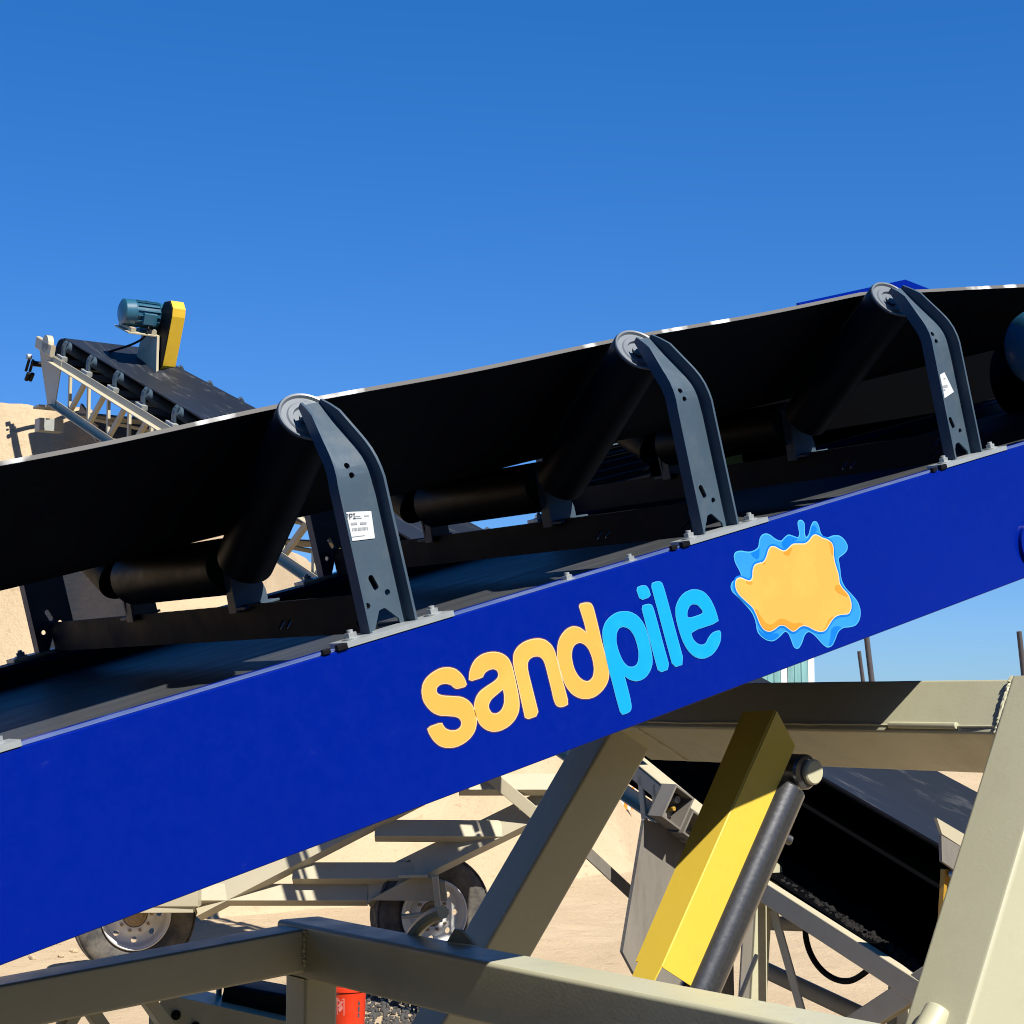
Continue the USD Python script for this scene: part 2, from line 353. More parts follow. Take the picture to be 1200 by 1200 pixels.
# lettering and emblem painted on the near beam
LOGO = json.loads('''{"s":[[[0.0972,-0.1396],[0.1225,-0.1407],[0.1208,-0.1252],[0.1144,-0.1123],[0.1039,-0.1005],[0.0883,-0.0932],[0.0697,-0.0902],[0.0495,-0.0935],[0.0324,-0.1],[0.0211,-0.1095],[0.0147,-0.1235],[0.0139,-0.1406],[0.0196,-0.1548],[0.0293,-0.1686],[0.0438,-0.179],[0.0634,-0.1851],[0.0794,-0.1906],[0.0886,-0.1973],[0.0915,-0.2068],[0.0865,-0.215],[0.0758,-0.2183],[0.0618,-0.2152],[0.0512,-0.2087],[0.0465,-0.2004],[0.0448,-0.1935],[0.0091,-0.1938],[0.0111,-0.2076],[0.0182,-0.2239],[0.0299,-0.2374],[0.0469,-0.2459],[0.0674,-0.2493],[0.0876,-0.2472],[0.105,-0.2411],[0.119,-0.2306],[0.1271,-0.2153],[0.1287,-0.198],[0.1254,-0.181],[0.117,-0.1681],[0.1039,-0.1581],[0.086,-0.1519],[0.0627,-0.1446],[0.0509,-0.1382],[0.0482,-0.1311],[0.0516,-0.1241],[0.0615,-0.1204],[0.0745,-0.1224],[0.0856,-0.1276],[0.0907,-0.1347]]],"a":[[[0.1296,-0.1333],[0.1347,-0.1177],[0.1443,-0.1041],[0.1569,-0.0945],[0.1743,-0.0894],[0.1944,-0.0897],[0.2133,-0.0946],[0.2273,-0.1031],[0.2366,-0.1137],[0.2409,-0.1279],[0.2421,-0.1462],[0.2419,-0.1691],[0.241,-0.195],[0.2387,-0.2108],[0.2325,-0.2255],[0.2188,-0.238],[0.2002,-0.2458],[0.1791,-0.2485],[0.1598,-0.2452],[0.1442,-0.2362],[0.1336,-0.2236],[0.1281,-0.2075],[0.1269,-0.1927],[0.1306,-0.1792],[0.1391,-0.1671],[0.1512,-0.1591],[0.1686,-0.1542],[0.1857,-0.1507],[0.1991,-0.1462],[0.2042,-0.1394],[0.2035,-0.1301],[0.1951,-0.124],[0.1832,-0.1231],[0.1723,-0.126],[0.1672,-0.1302],[0.1641,-0.1339]],[[0.2077,-0.1696],[0.2066,-0.1856],[0.2017,-0.2005],[0.1915,-0.2107],[0.1786,-0.2136],[0.1675,-0.2099],[0.1623,-0.1993],[0.1636,-0.19],[0.1733,-0.1813],[0.1889,-0.1759],[0.2023,-0.1714]]],"n":[[[0.2458,-0.2449],[0.2457,-0.2226],[0.2456,-0.193],[0.2455,-0.1635],[0.2449,-0.1404],[0.2469,-0.1213],[0.253,-0.1065],[0.2661,-0.0967],[0.2841,-0.0915],[0.3052,-0.0909],[0.3252,-0.0946],[0.34,-0.1023],[0.3513,-0.1152],[0.3562,-0.1281],[0.3575,-0.1468],[0.3585,-0.1738],[0.3606,-0.2044],[0.3626,-0.2434],[0.3513,-0.2453],[0.3388,-0.2442],[0.3299,-0.2377],[0.327,-0.2253],[0.3271,-0.202],[0.3261,-0.1751],[0.3254,-0.1517],[0.3225,-0.1377],[0.3136,-0.1287],[0.2997,-0.1258],[0.2872,-0.1285],[0.28,-0.1365],[0.2777,-0.1524],[0.2787,-0.179],[0.2799,-0.2123],[0.2812,-0.245]]],"d":[[[0.4444,-0.0517],[0.4616,-0.0516],[0.4765,-0.0558],[0.4813,-0.0646],[0.4824,-0.085],[0.4834,-0.11],[0.4839,-0.1441],[0.4862,-0.1788],[0.4873,-0.2008],[0.4831,-0.2183],[0.4734,-0.2312],[0.4561,-0.242],[0.4341,-0.2483],[0.4125,-0.247],[0.3927,-0.2394],[0.3766,-0.2264],[0.366,-0.2083],[0.3608,-0.1877],[0.3589,-0.1639],[0.3594,-0.1412],[0.3683,-0.1162],[0.3807,-0.1026],[0.3983,-0.0933],[0.4162,-0.0914],[0.432,-0.0972],[0.4426,-0.1063],[0.4489,-0.1137],[0.4493,-0.0953],[0.4464,-0.07]],[[0.4261,-0.1282],[0.438,-0.1355],[0.4463,-0.1484],[0.4504,-0.1695],[0.4492,-0.1907],[0.4417,-0.2072],[0.428,-0.2134],[0.4151,-0.2093],[0.4028,-0.1968],[0.3954,-0.1765],[0.3955,-0.1536],[0.4018,-0.1369],[0.412,-0.1289]]],"p":[[[0.4929,-0.3033],[0.5076,-0.3052],[0.5206,-0.3033],[0.5261,-0.2954],[0.527,-0.2737],[0.5259,-0.2484],[0.5242,-0.2255],[0.5335,-0.2364],[0.5496,-0.2454],[0.5656,-0.2481],[0.5833,-0.245],[0.5989,-0.235],[0.6095,-0.2203],[0.6126,-0.2022],[0.6134,-0.1771],[0.6123,-0.1515],[0.6076,-0.1314],[0.596,-0.1128],[0.5787,-0.1001],[0.5597,-0.0939],[0.5395,-0.0921],[0.5198,-0.0966],[0.5029,-0.1055],[0.4912,-0.1212],[0.4882,-0.1359],[0.4865,-0.1634],[0.4862,-0.2005],[0.4885,-0.2352],[0.4901,-0.273]],[[0.5508,-0.1252],[0.565,-0.1334],[0.5749,-0.15],[0.5784,-0.1744],[0.5764,-0.1959],[0.5674,-0.2125],[0.5539,-0.2158],[0.5388,-0.2106],[0.5285,-0.196],[0.5228,-0.1727],[0.522,-0.1507],[0.5285,-0.1336],[0.5384,-0.1252]]],"i":[[[0.6115,-0.0955],[0.6307,-0.095],[0.6422,-0.0994],[0.6449,-0.1121],[0.6475,-0.1476],[0.6506,-0.1961],[0.6548,-0.2456],[0.6204,-0.246],[0.6179,-0.2131],[0.6149,-0.1648],[0.6132,-0.1265]]],"dot":[[[0.6078,-0.0542],[0.6259,-0.0528],[0.6377,-0.0559],[0.6434,-0.0657],[0.6443,-0.0818],[0.6122,-0.083]]],"l":[[[0.6512,-0.0549],[0.6724,-0.0541],[0.6838,-0.0593],[0.6864,-0.0727],[0.6897,-0.1134],[0.6935,-0.175],[0.6989,-0.2463],[0.6643,-0.2459],[0.6607,-0.1987],[0.6569,-0.1372],[0.6538,-0.0888]]],"e":[[[0.8243,-0.1834],[0.7372,-0.1828],[0.737,-0.1989],[0.7463,-0.2125],[0.7596,-0.2201],[0.7732,-0.2194],[0.7825,-0.2104],[0.7961,-0.2024],[0.8102,-0.2004],[0.8253,-0.2032],[0.8194,-0.223],[0.8065,-0.236],[0.7874,-0.2474],[0.7641,-0.2504],[0.7472,-0.2473],[0.7301,-0.2374],[0.7156,-0.2192],[0.707,-0.1961],[0.7034,-0.1711],[0.7022,-0.1452],[0.7062,-0.1237],[0.7196,-0.1077],[0.7404,-0.0966],[0.7653,-0.0944],[0.7838,-0.0994],[0.801,-0.1093],[0.8138,-0.127],[0.821,-0.1483],[0.8241,-0.1686]],[[0.7338,-0.1539],[0.7384,-0.138],[0.7489,-0.1276],[0.7606,-0.1256],[0.7742,-0.1321],[0.782,-0.1437],[0.7856,-0.1543]]],"splash":[[[0.9237,-0.1032],[0.922,-0.0888],[0.9127,-0.067],[0.913,-0.0502],[0.9216,-0.0437],[0.9389,-0.0453],[0.964,-0.0545],[0.9843,-0.0534],[0.9958,-0.0488],[1.0024,-0.0332],[1.0132,-0.0242],[1.0275,-0.0239],[1.0399,-0.03],[1.0524,-0.0427],[1.0701,-0.0523],[1.0846,-0.0453],[1.0981,-0.0416],[1.1127,-0.0485],[1.1289,-0.0572],[1.1356,-0.0448],[1.135,-0.0273],[1.1387,-0.0179],[1.1494,-0.0173],[1.1576,-0.0248],[1.1559,-0.0375],[1.1509,-0.0539],[1.1528,-0.0616],[1.1648,-0.0569],[1.1766,-0.039],[1.1879,-0.0298],[1.1981,-0.0313],[1.2035,-0.0418],[1.2037,-0.0623],[1.2148,-0.075],[1.2314,-0.0771],[1.2449,-0.0756],[1.2653,-0.08],[1.2792,-0.0919],[1.2873,-0.1085],[1.2814,-0.1205],[1.264,-0.127],[1.2455,-0.1303],[1.2457,-0.151],[1.2404,-0.1822],[1.2488,-0.2048],[1.2682,-0.2272],[1.282,-0.2468],[1.2851,-0.2699],[1.2758,-0.2884],[1.2596,-0.2978],[1.242,-0.2979],[1.2131,-0.2922],[1.194,-0.2977],[1.1781,-0.3143],[1.1639,-0.3253],[1.147,-0.3245],[1.1338,-0.3118],[1.1159,-0.2869],[1.0992,-0.2725],[1.0835,-0.2758],[1.0673,-0.2948],[1.052,-0.3039],[1.0397,-0.2964],[1.0369,-0.2785],[1.0322,-0.26],[1.0219,-0.2531],[1.003,-0.2613],[0.9811,-0.2666],[0.9625,-0.261],[0.9461,-0.2484],[0.9355,-0.2329],[0.9381,-0.2082],[0.9325,-0.187],[0.9157,-0.1632],[0.8969,-0.1405],[0.8849,-0.1278],[0.8833,-0.1162],[0.8911,-0.1069],[0.9018,-0.1038]]],"blob":[[[0.8984,-0.1086],[0.9064,-0.1015],[0.92,-0.1024],[0.9332,-0.111],[0.9455,-0.1167],[0.9541,-0.1117],[0.96,-0.0946],[0.9692,-0.084],[0.9854,-0.0834],[0.999,-0.0851],[1.0121,-0.0752],[1.0226,-0.0604],[1.0346,-0.0545],[1.0476,-0.0588],[1.061,-0.0689],[1.0735,-0.0751],[1.087,-0.0717],[1.1037,-0.0645],[1.1234,-0.0682],[1.143,-0.0731],[1.1587,-0.0701],[1.1744,-0.0604],[1.1853,-0.0593],[1.1964,-0.0651],[1.2068,-0.0732],[1.2221,-0.0795],[1.2357,-0.0913],[1.2372,-0.1049],[1.2313,-0.1241],[1.2311,-0.1418],[1.2357,-0.1693],[1.2318,-0.1891],[1.2386,-0.2024],[1.2547,-0.221],[1.259,-0.2398],[1.2547,-0.2566],[1.2427,-0.267],[1.226,-0.2644],[1.2054,-0.2608],[1.1872,-0.2637],[1.1685,-0.2752],[1.1524,-0.2858],[1.1338,-0.2841],[1.1153,-0.2751],[1.0982,-0.2621],[1.0832,-0.2561],[1.0705,-0.2567],[1.0564,-0.2618],[1.0443,-0.2608],[1.0346,-0.252],[1.0234,-0.2412],[1.0083,-0.2369],[0.9904,-0.2424],[0.9718,-0.2435],[0.9561,-0.2353],[0.9469,-0.2188],[0.9431,-0.1981],[0.9371,-0.1782],[0.9206,-0.1602],[0.9028,-0.1405],[0.8956,-0.1247]]],"dark":[[[0.964,-0.0545],[0.9843,-0.0534],[0.9973,-0.0477],[0.9945,-0.0599],[0.9874,-0.0768],[0.9735,-0.0694]],[[1.0705,-0.0538],[1.0981,-0.0416],[1.1127,-0.0485],[1.1289,-0.0572],[1.1086,-0.0621],[1.0811,-0.0705],[1.0703,-0.0652]],[[1.1716,-0.2862],[1.1902,-0.282],[1.2111,-0.2917],[1.1912,-0.2999],[1.1777,-0.3156],[1.1639,-0.3253],[1.1524,-0.3209],[1.165,-0.3051]],[[0.9379,-0.2251],[0.9489,-0.2391],[0.9706,-0.2474],[0.9978,-0.2514],[1.003,-0.2613],[0.9811,-0.2666],[0.9625,-0.261],[0.9461,-0.2484]],[[1.164,-0.0596],[1.1766,-0.039],[1.1914,-0.0393],[1.1961,-0.0519],[1.1776,-0.0567],[1.1615,-0.0678]]],"orange":[[[0.9389,-0.1815],[0.9479,-0.1823],[0.9554,-0.2039],[0.9665,-0.2208],[0.9803,-0.2285],[0.9974,-0.2256],[1.0108,-0.2218],[1.0261,-0.2255],[1.0398,-0.2347],[1.0536,-0.2438],[1.0737,-0.2459],[1.0846,-0.2515],[1.081,-0.2564],[1.0681,-0.2575],[1.0564,-0.2618],[1.0445,-0.2602],[1.0347,-0.2515],[1.0234,-0.2412],[1.0083,-0.2369],[0.9904,-0.2424],[0.9719,-0.2429],[0.9574,-0.235],[0.9479,-0.2185],[0.9443,-0.1984]],[[1.2139,-0.1908],[1.2309,-0.1918],[1.2397,-0.2057],[1.2523,-0.2219],[1.2465,-0.2265],[1.2282,-0.2148],[1.2121,-0.2036]],[[1.0729,-0.0773],[1.0865,-0.0731],[1.0995,-0.0716],[1.0942,-0.082],[1.0836,-0.0897],[1.0728,-0.0844],[1.0667,-0.0773]],[[1.1385,-0.2823],[1.1525,-0.2785],[1.1655,-0.2642],[1.1848,-0.2572],[1.1918,-0.2625],[1.1705,-0.2757],[1.1538,-0.2856]],[[1.2232,-0.0827],[1.2347,-0.0919],[1.236,-0.1046],[1.2301,-0.1239],[1.2237,-0.1136],[1.2263,-0.0966]],[[0.9331,-0.1116],[0.9453,-0.1172],[0.9507,-0.1193],[0.951,-0.125],[0.9411,-0.1247],[0.932,-0.1192]],[[0.9949,-0.0855],[1.0029,-0.0831],[1.0062,-0.0881],[0.9989,-0.0921]]]}''')
def chaikin(p, n=2):
    p = np.asarray(p, float)
    for _ in range(n):
        q = np.roll(p, -1, 0)
        p = np.stack([.78 * p + .22 * q, .22 * p + .78 * q], 1).reshape(-1, 2)
    return p
def logo_poly(k, n=1):
    polys = LOGO[k]
    if k in ("dark", "orange"):
        return unary_union([Polygon(chaikin(p, 2)).buffer(0) for p in polys])
    return Polygon(chaikin(polys[0], n), [chaikin(h, 2) for h in polys[1:]]).buffer(0)
def decal(poly, level):
    """Thin paint film on the face v = 0, seen from -v."""
    return ext(poly, .00025, (0, -.0003 * level - .0002, 0), (1, 0, 0), (0, 0, 1))
for k in ("s", "a", "n", "d"):
    g = logo_poly(k, 1)
    obj("letter_outline", decal(g.buffer(.0024), 0), "brown_line", side_beam)
    obj("letter_rim", decal(g.buffer(.0006), 1), "letter_cream", side_beam)
    obj("letter", decal(g.buffer(-.0012), 2), "letter_yellow", side_beam)
for k in ("p", "i", "dot", "l", "e"):
    g = logo_poly(k, 1)
    obj("letter_rim", decal(g.buffer(.0006), 3), "cyan_rim", side_beam)
    obj("letter", decal(g.buffer(-.0008), 4), "letter_cyan", side_beam)
g = logo_poly("splash", 2)
obj("emblem_splash", decal(g.buffer(.0008), 0), "cyan_rim", side_beam)
obj("emblem_splash", decal(g.buffer(-.0018), 1), "splash_light", side_beam)
for q in LOGO["dark"]:
    obj("emblem_shade", decal(Polygon(chaikin(q, 2)).buffer(0).intersection(g.buffer(-.0018)), 2), "splash_dark", side_beam)
b = logo_poly("blob", 2)
obj("emblem_outline", decal(b.buffer(.0045), 3), "splash_dark", side_beam)
obj("emblem_rim", decal(b, 4), "letter_cream", side_beam)
obj("emblem_blob", decal(b.buffer(-.0026), 5), "letter_yellow", side_beam)
for q in LOGO["orange"]:
    obj("blob_shade", decal(Polygon(chaikin(q, 2)).buffer(0).intersection(b.buffer(-.0026)), 6), "blob_shade", side_beam)
# pivot hole near the right edge of the picture
obj("pivot_boss", lathe([(.060, 0), (.060, .010), (.046, .010), (.046, .0)], (1.985, -.0005, -.255), (0, -1, 0), 36), "blue_paint", side_beam)
obj("pivot_hole", lathe([(.0465, -.001), (.0465, .0015), (0, .0015)], (1.985, -.0005, -.255), (0, -1, 0), 36), "black_plastic", side_beam)

# troughed carrying belt
def trough_angle(u):
    return math.radians(float(np.interp(u, [-99, 1.83, 2.1, 2.5, 3.3, 4.2], [35, 35, 30, 24, 9, 0])))
def belt_line(u, lift=0.0):
    """Cross line of the belt underside from near edge to far edge."""
    a, L, half = trough_angle(u), .427, .262
    sag = -.004 * (.5 - .5 * math.cos(2 * math.pi * u / .914)) if u < 2 else 0
    c, pts = WID / 2, []
    for t in np.linspace(1, 0, 7):
        rr = t - .09 * math.exp(-(t / .14) ** 2)
        pts.append((c - half - L * t * math.cos(a), .236 + L * max(t, 0) * math.sin(a) + (.012 if t < .08 else 0) * math.sin(a) + sag + (.0015 * math.sin(2.3 * u) + .0012 * math.sin(6.1 * u + 1)) * t))
    near = np.array(pts)
    mid = np.array([(c, .236 + sag)])
    far = near[::-1].copy(); far[:, 0] = 2 * c - far[:, 0]
    line = np.concatenate([near, mid, far])
    if lift:
        d = np.gradient(line, axis=0); nrm = np.stack([-d[:, 1], d[:, 0]], 1); nrm /= np.linalg.norm(nrm, axis=1)[:, None]
        line = line + nrm * lift
    return line
def grid_mesh(rows):
    V = np.array(rows); n, k = V.shape[:2]
    i = np.arange(n * k).reshape(n, k)
    f = np.stack([i[:-1, :-1], i[1:, :-1], i[1:, 1:], i[:-1, 1:]], -1).reshape(-1, 4)
    f = np.vstack([f[:, [0, 1, 2]], f[:, [0, 2, 3]]])
    return trimesh.Trimesh(V.reshape(-1, 3), f, process=False)
us = np.unique(np.r_[np.arange(U0 + .2, U1 - .1, .0914), U1 - .25])
rows_b = [[(u, *p) for p in belt_line(u)] for u in us]
rows_t = [[(u, *p) for p in belt_line(u, .009)] for u in us]
belt = obj("carrying_belt", cat(grid_mesh(rows_b), grid_mesh(rows_t), grid_mesh([[r[0] for r in rows_b], [r[0] for r in rows_t]]), grid_mesh([[r[-1] for r in rows_b], [r[-1] for r in rows_t]])), "rubber", conv, smooth=50)
def edge_strip(far):
    rows = []
    for u in np.arange(U0 + .3, U1 - .3, .03):
        L0, L1 = belt_line(u, -.0008), belt_line(u, .0098)
        k, s = (-1, 1) if far else (0, -1)
        j = -2 if far else 1
        a0 = L0[k] + (L0[k] - L0[j]) * .006; a1 = L1[k] + (L1[k] - L1[j]) * .006
        top = L1[k] + (L1[j] - L1[k]) * .05
        bot = L0[k] + (L0[j] - L0[k]) * .02
        rows.append([(u, *q) for q in (bot, a0, a1, top)])
    return grid_mesh(rows)
obj("belt_edge", edge_strip(False), "belt_edge", belt)
obj("belt_edge", edge_strip(True), "belt_edge", belt)
obj("head_pulley", lathe([(0, 0), (.16, 0), (.16, 1.3), (0, 1.3)], (U1 - .28, .22, .075), (0, 1, 0)), "rubber", conv)
obj("tail_pulley", lathe([(0, 0), (.16, 0), (.16, 1.3), (0, 1.3)], (U0 + .2, .22, .075), (0, 1, 0)), "rubber", conv)

# troughing idlers
def end_stand(far=False):
    """Pressed channel stand: wide foot, waist bending inwards over the roll end."""
    a = math.radians(35)
    st = [(.055, .012, .114), (.055, .285, .112)]
    for t in np.linspace(0, 1, 6):
        ang = a * (t * t * (3 - 2 * t)); st.append((st[-1][0] + .016 * math.sin(ang), st[-1][1] + .016 * math.cos(ang), .112 - .022 * t))
    v, w, wd = st[-1]
    for t in np.linspace(.15, 1, 5):
        L = .118 * t
        st.append((v + L * math.sin(a), w + L * math.cos(a), wd - .038 * t))
    st = np.array(st); T = np.gradient(st[:, :2], axis=0); T /= np.linalg.norm(T, axis=1)[:, None]
    rows = []
    for k, ((v, w, wd), (tv, tw)) in enumerate(zip(st, T)):
        n = np.array([-tw, tv]); h, th = wd / 2, .0055
        f = .034 if k < len(st) - 3 else .034 * (1, .75, .42)[k - len(st) + 3]
        prof = [(-h, f), (-h, 0), (h, 0), (h, f), (h - th, f), (h - th, th), (-h + th, th), (-h + th, f)]
        rows.append([(x, v + n[0] * d, w + n[1] * d) for x, d in prof])
    V = np.array(rows); N = len(V); idx = np.arange(N * 8).reshape(N, 8); f = []
    for i in range(N - 1):
        for k in range(8):
            q = [idx[i, k], idx[i, (k + 1) % 8], idx[i + 1, (k + 1) % 8], idx[i + 1, k]]
            f += [(q[0], q[1], q[2]), (q[0], q[2], q[3])]
    capq = [(0, 1, 6), (0, 6, 7), (1, 2, 5), (1, 5, 6), (2, 3, 4), (2, 4, 5)]
    for (x, y, z) in capq:
        f += [(idx[0, x], idx[0, z], idx[0, y]), (idx[-1, x], idx[-1, y], idx[-1, z])]
    m = trimesh.Trimesh(V.reshape(-1, 3), f, process=False)
    m.fix_normals()
    hy = lambda x, w, r, q=8: ext(Point(x, w).buffer(r, quad_segs=q), .2, (0, .12, 0), (1, 0, 0), (0, 0, 1))
    tools = [hy(.020, .078, .0062), hy(-.032, .062, .0065), ext(LineString([(-.004, .094), (-.010, .113)]).buffer(.0065), .2, (0, .12, 0), (1, 0, 0), (0, 0, 1)),
             hy(-.004, .338, .0062), hy(-.001, .318, .0062),
             ext(Polygon([(-.034, .0), (-.008, .048), (.006, .050), (.033, .022), (.033, 0)]).buffer(-.006).buffer(.006), .2, (0, .12, 0), (1, 0, 0), (0, 0, 1))]
    m = cut(m, *tools)
    # roll-end shaft nut on top of the stand
    o = np.array([0, .165, .45]); ax = np.array([0, -math.cos(a), math.sin(a)])
    return m, [lathe([(0, .026), (.0095, .026), (.0095, .012), (0, .012)], o, ax, 16), lathe([(0, .024), (.004, .024), (.004, .012), (0, .012)], o + np.array([.012, .020, -.026]), ax, 10)]
STAND, NUTS = end_stand()
def roll(o, axis, L, R=.064):
    prof = [(0, .004), (.016, .004), (.016, .010), (.028, .010), (.030, .004), (.040, .004), (.043, .007), (.054, .007), (.057, .001), (R - .003, 0), (R, .004), (R, L - .004), (R - .003, L), (.057, L - .001), (.05, L - .008), (.016, L - .008), (0, L - .008)]
    return lathe(prof, o, axis, 40)
def mirror(m):
    m = m.copy(); m.vertices[:, 1] = WID - m.vertices[:, 1]; m.invert(); return m
def inner_stand(v):
    """Small pressed stand between centre and wing roll."""
    g = Polygon([(-.03, .07), (.052, .07), (.052, .105), (.040, .150), (.018, .155), (.010, .205), (-.012, .215), (-.03, .16)])
    m = ext(g, .007, (0, v, 0), (1, 0, 0), (0, 0, 1))
    fl = beam((-.028, v + .012, .07), (-.018, v + .012, .215), .036, .006, (0, 1, 0), .002)
    foot = beam((-.03, v - .022, .0785), (.06, v - .022, .0785), .044, .006, (0, 1, 0), .002)
    return cat(m, fl, foot)
def make_idler(u, sticker=None):
    a = math.radians(35)
    ang = cat(section(angle_poly(.078, .07, .007), (-.016, .066, .006), (-.016, WID - .066, .006), (0, 0, 1)))
    # axes of the angle: leg along w, second leg along u
    def slot(v, w):
        return ext(affinity.rotate(LineString([(-.013, 0), (.013, 0)]).buffer(.0042), -32), .2, (-.1, v, w), (0, 1, 0), (0, 0, 1))
    try:
        ang = cut(ang, slot(.10, .062), slot(.115, .032), slot(.40, .034), slot(.43, .034))
    except Exception:
        pass
    mv = lambda m: m.copy().apply_translation([u, 0, 0])
    idl = obj("idler", mv(ang), "idler_dark", conv)
    obj("end_stand", mv(STAND), "idler_paint", idl, smooth=40)
    obj("end_stand", mv(mirror(STAND)), "idler_paint", idl, smooth=40)
    for nt in NUTS:
        obj("shaft_nut", mv(nt), "idler_paint", idl)
    foot = ext(rrect(.262, .060, .004), .011, (0, .028, .0012), (1, 0, 0), (0, 1, 0))
    obj("foot_plate", mv(foot), "zinc", idl)
    obj("foot_plate", mv(mirror(foot)), "zinc", idl)
    for k, du in enumerate((-.098, .098)):
        obj("bolt", mv(hexbolt((du, .026, .0125), (0, 0, 1))), "zinc", idl)
        obj("bolt", mv(mirror(hexbolt((du, .026, .0125), (0, 0, 1)))), "zinc", idl)
    obj("clip", mv(cat(beam((-.150, .001, .006), (-.128, .001, .006), .012, .012, (0, 1, 0), .002), beam((-.182, .001, .006), (-.166, .001, .006), .010, .010, (0, 1, 0), .002))), "black_plastic", idl)
    d = np.array([0, math.cos(a), -math.sin(a)])
    wing = roll(np.array([0, .165, .45]), d, .475)
    disc = lathe([(0, .003), (.016, .003), (.016, .009), (.028, .009), (.030, .003), (.040, .003), (.043, .006), (.054, .006), (.057, .000), (.061, -.001), (.0625, .002), (.0625, .012), (0, .012)], np.array([0, .165, .45]) - d * .0015, d, 40)
    for mm in (lambda q: q, mirror):
        w_ = obj("wing_roll", mv(mm(wing)), "roll_steel", idl, smooth=35)
        obj("end_disc", mv(mm(disc)), "roll_end", idl, smooth=35)
    obj("centre_roll", mv(roll(np.array([0, .615, .172]), (0, 1, 0), .51)), "roll_steel", idl, smooth=35)
    for vv in (.592, ):
        obj("inner_stand", mv(inner_stand(vv)), "idler_paint", idl)
        obj("inner_stand", mv(mirror(inner_stand(vv))), "idler_paint", idl)
    return idl
paint("idler_dark", (.006, .008, .012), rough=.55, var=.1, dirt=(.03, .03, .03), damt=.15, spec=.10)
paint("matte_black", (.0012, .0014, .002), rough=.9, dirt=(.003, .003, .003), spec=.02)
paint("dark_dirt", (.016, .015, .014), rough=.95, var=.4, dirt=(.03, .028, .025), spec=.1)
paint("roll_end", (.125, .145, .165), rough=.42, var=.10, vs=6, dirt=(.07, .07, .07), damt=.4, ds=18, bump=.03)
idlers = [make_idler(k * .914) for k in range(-3, 3)]
for k in (.455, .635):
    obj("bolt", hexbolt((k, .030, 0), (0, 0, 1), .011, .008), "zinc", side_beam)
# printed stickers on the first and third stand (first stand of the picture is idlers[3])
def sticker(idl, u, quad, name, prints):
    q = np.array(quad); P0 = q[3]; ex = unit(q[2] - q[3]); 
    v = .030 - .0060
    def put(g, lvl):
        return ext(g, -.0004, (u, .0488 - .0008 * lvl, 0), (1, 0, 0), (0, 0, 1))
    obj(name, put(Polygon(q).buffer(.0015), 1), "sticker_white", idl)
    for look, g in prints:
        obj("print", put(g, 2), look, idl)
def text_poly(s, h, x, y, rot=0, bold=True):
    m = meshkit.text_mesh(s, h, .001, bold)
    tri = [Polygon(m.vertices[f][:, :2]) for f in m.faces[np.abs(m.face_normals[:, 2] - 1) < .1]]
    g = unary_union([t.buffer(1e-5) for t in tri if t.area > 0])
    return affinity.translate(affinity.rotate(g, rot, origin=(0, 0)), x, y)
bars = unary_union([sbox(-.030 + i * .0034, .2105, -.030 + i * .0034 + (.0024 if i % 3 else .0014), .2165) for i in range(11)])
sticker(idlers[3], 0, [(-.0480, .2515), (.0214, .2400), (.0165, .1890), (-.0466, .1960)], "label_sticker",
        [("print_black", text_poly("PPI", .0105, -.0405, .2375, -9)), ("print_grey", unary_union([affinity.rotate(sbox(-.016, .2365, -.004, .2380), -9), affinity.rotate(sbox(-.016, .2325, -.002, .2340), -9), affinity.rotate(sbox(.004, .2335, .016, .2352), -9)])),
         ("print_grey", affinity.rotate(unary_union([sbox(-.040, .2230, -.036, .2260), sbox(-.030, .2225, -.016, .2270), sbox(-.009, .2220, .006, .2265)]), -8, origin=(-.02, .22))),
         ("print_grey", affinity.rotate(bars, -8, origin=(-.02, .21))), ("print_grey", affinity.rotate(sbox(-.040, .1990, -.004, .2002), -6, origin=(-.02, .2)))])
sticker(idlers[5], 0, [(1.7887, .2264), (1.8298, .2336), (1.8507, .1809), (1.800, .1689)], "label_sticker",
        [("print_grey", unary_union([sbox(1.822, .218, 1.830, .221), sbox(1.812, .196, 1.832, .203), sbox(1.810, .189, 1.820, .193)]))])
# far side: blue hood near the head, yellow plate and louvred panel
hood = Polygon([(3.18, .30), (3.20, .550), (3.85, .560), (3.99, .503), (4.15, .33)])
obj("head_hood", ext(hood, -.008, (0, WID + .004, 0), (1, 0, 0), (0, 0, 1)), "blue_paint", conv)
obj("head_hood", ext(hood, -.008, (0, .02, 0), (1, 0, 0), (0, 0, 1)), "blue_paint", conv)
obj("far_skirt", ext(Polygon([(1.93, -.02), (5.2, -.02), (5.2, .30), (4.0, .38), (2.30, .42), (1.93, .25)]), .006, (0, WID + .06, 0), (1, 0, 0), (0, 0, 1)), "matte_black", conv)
obj("warning_plate", ext(rrect(.10, .05, .003), .006, (2.66, WID - .02, .022), (1, 0, 0), (0, 0, 1)), "yellow_far", conv)
lv = obj("louvre_panel", ext(rrect(.36, .20, .006), .010, (2.13, WID + .045, .13), (1, 0, 0), (0, 0, 1)), "roll_steel", conv)
for k in range(7):
    obj("louvre_slat", beam((1.98, WID + .020, .055 + k * .026), (2.29, WID + .020, .055 + k * .026), .020, .005, (0, 1, -.5), .001), "idler_paint", lv)
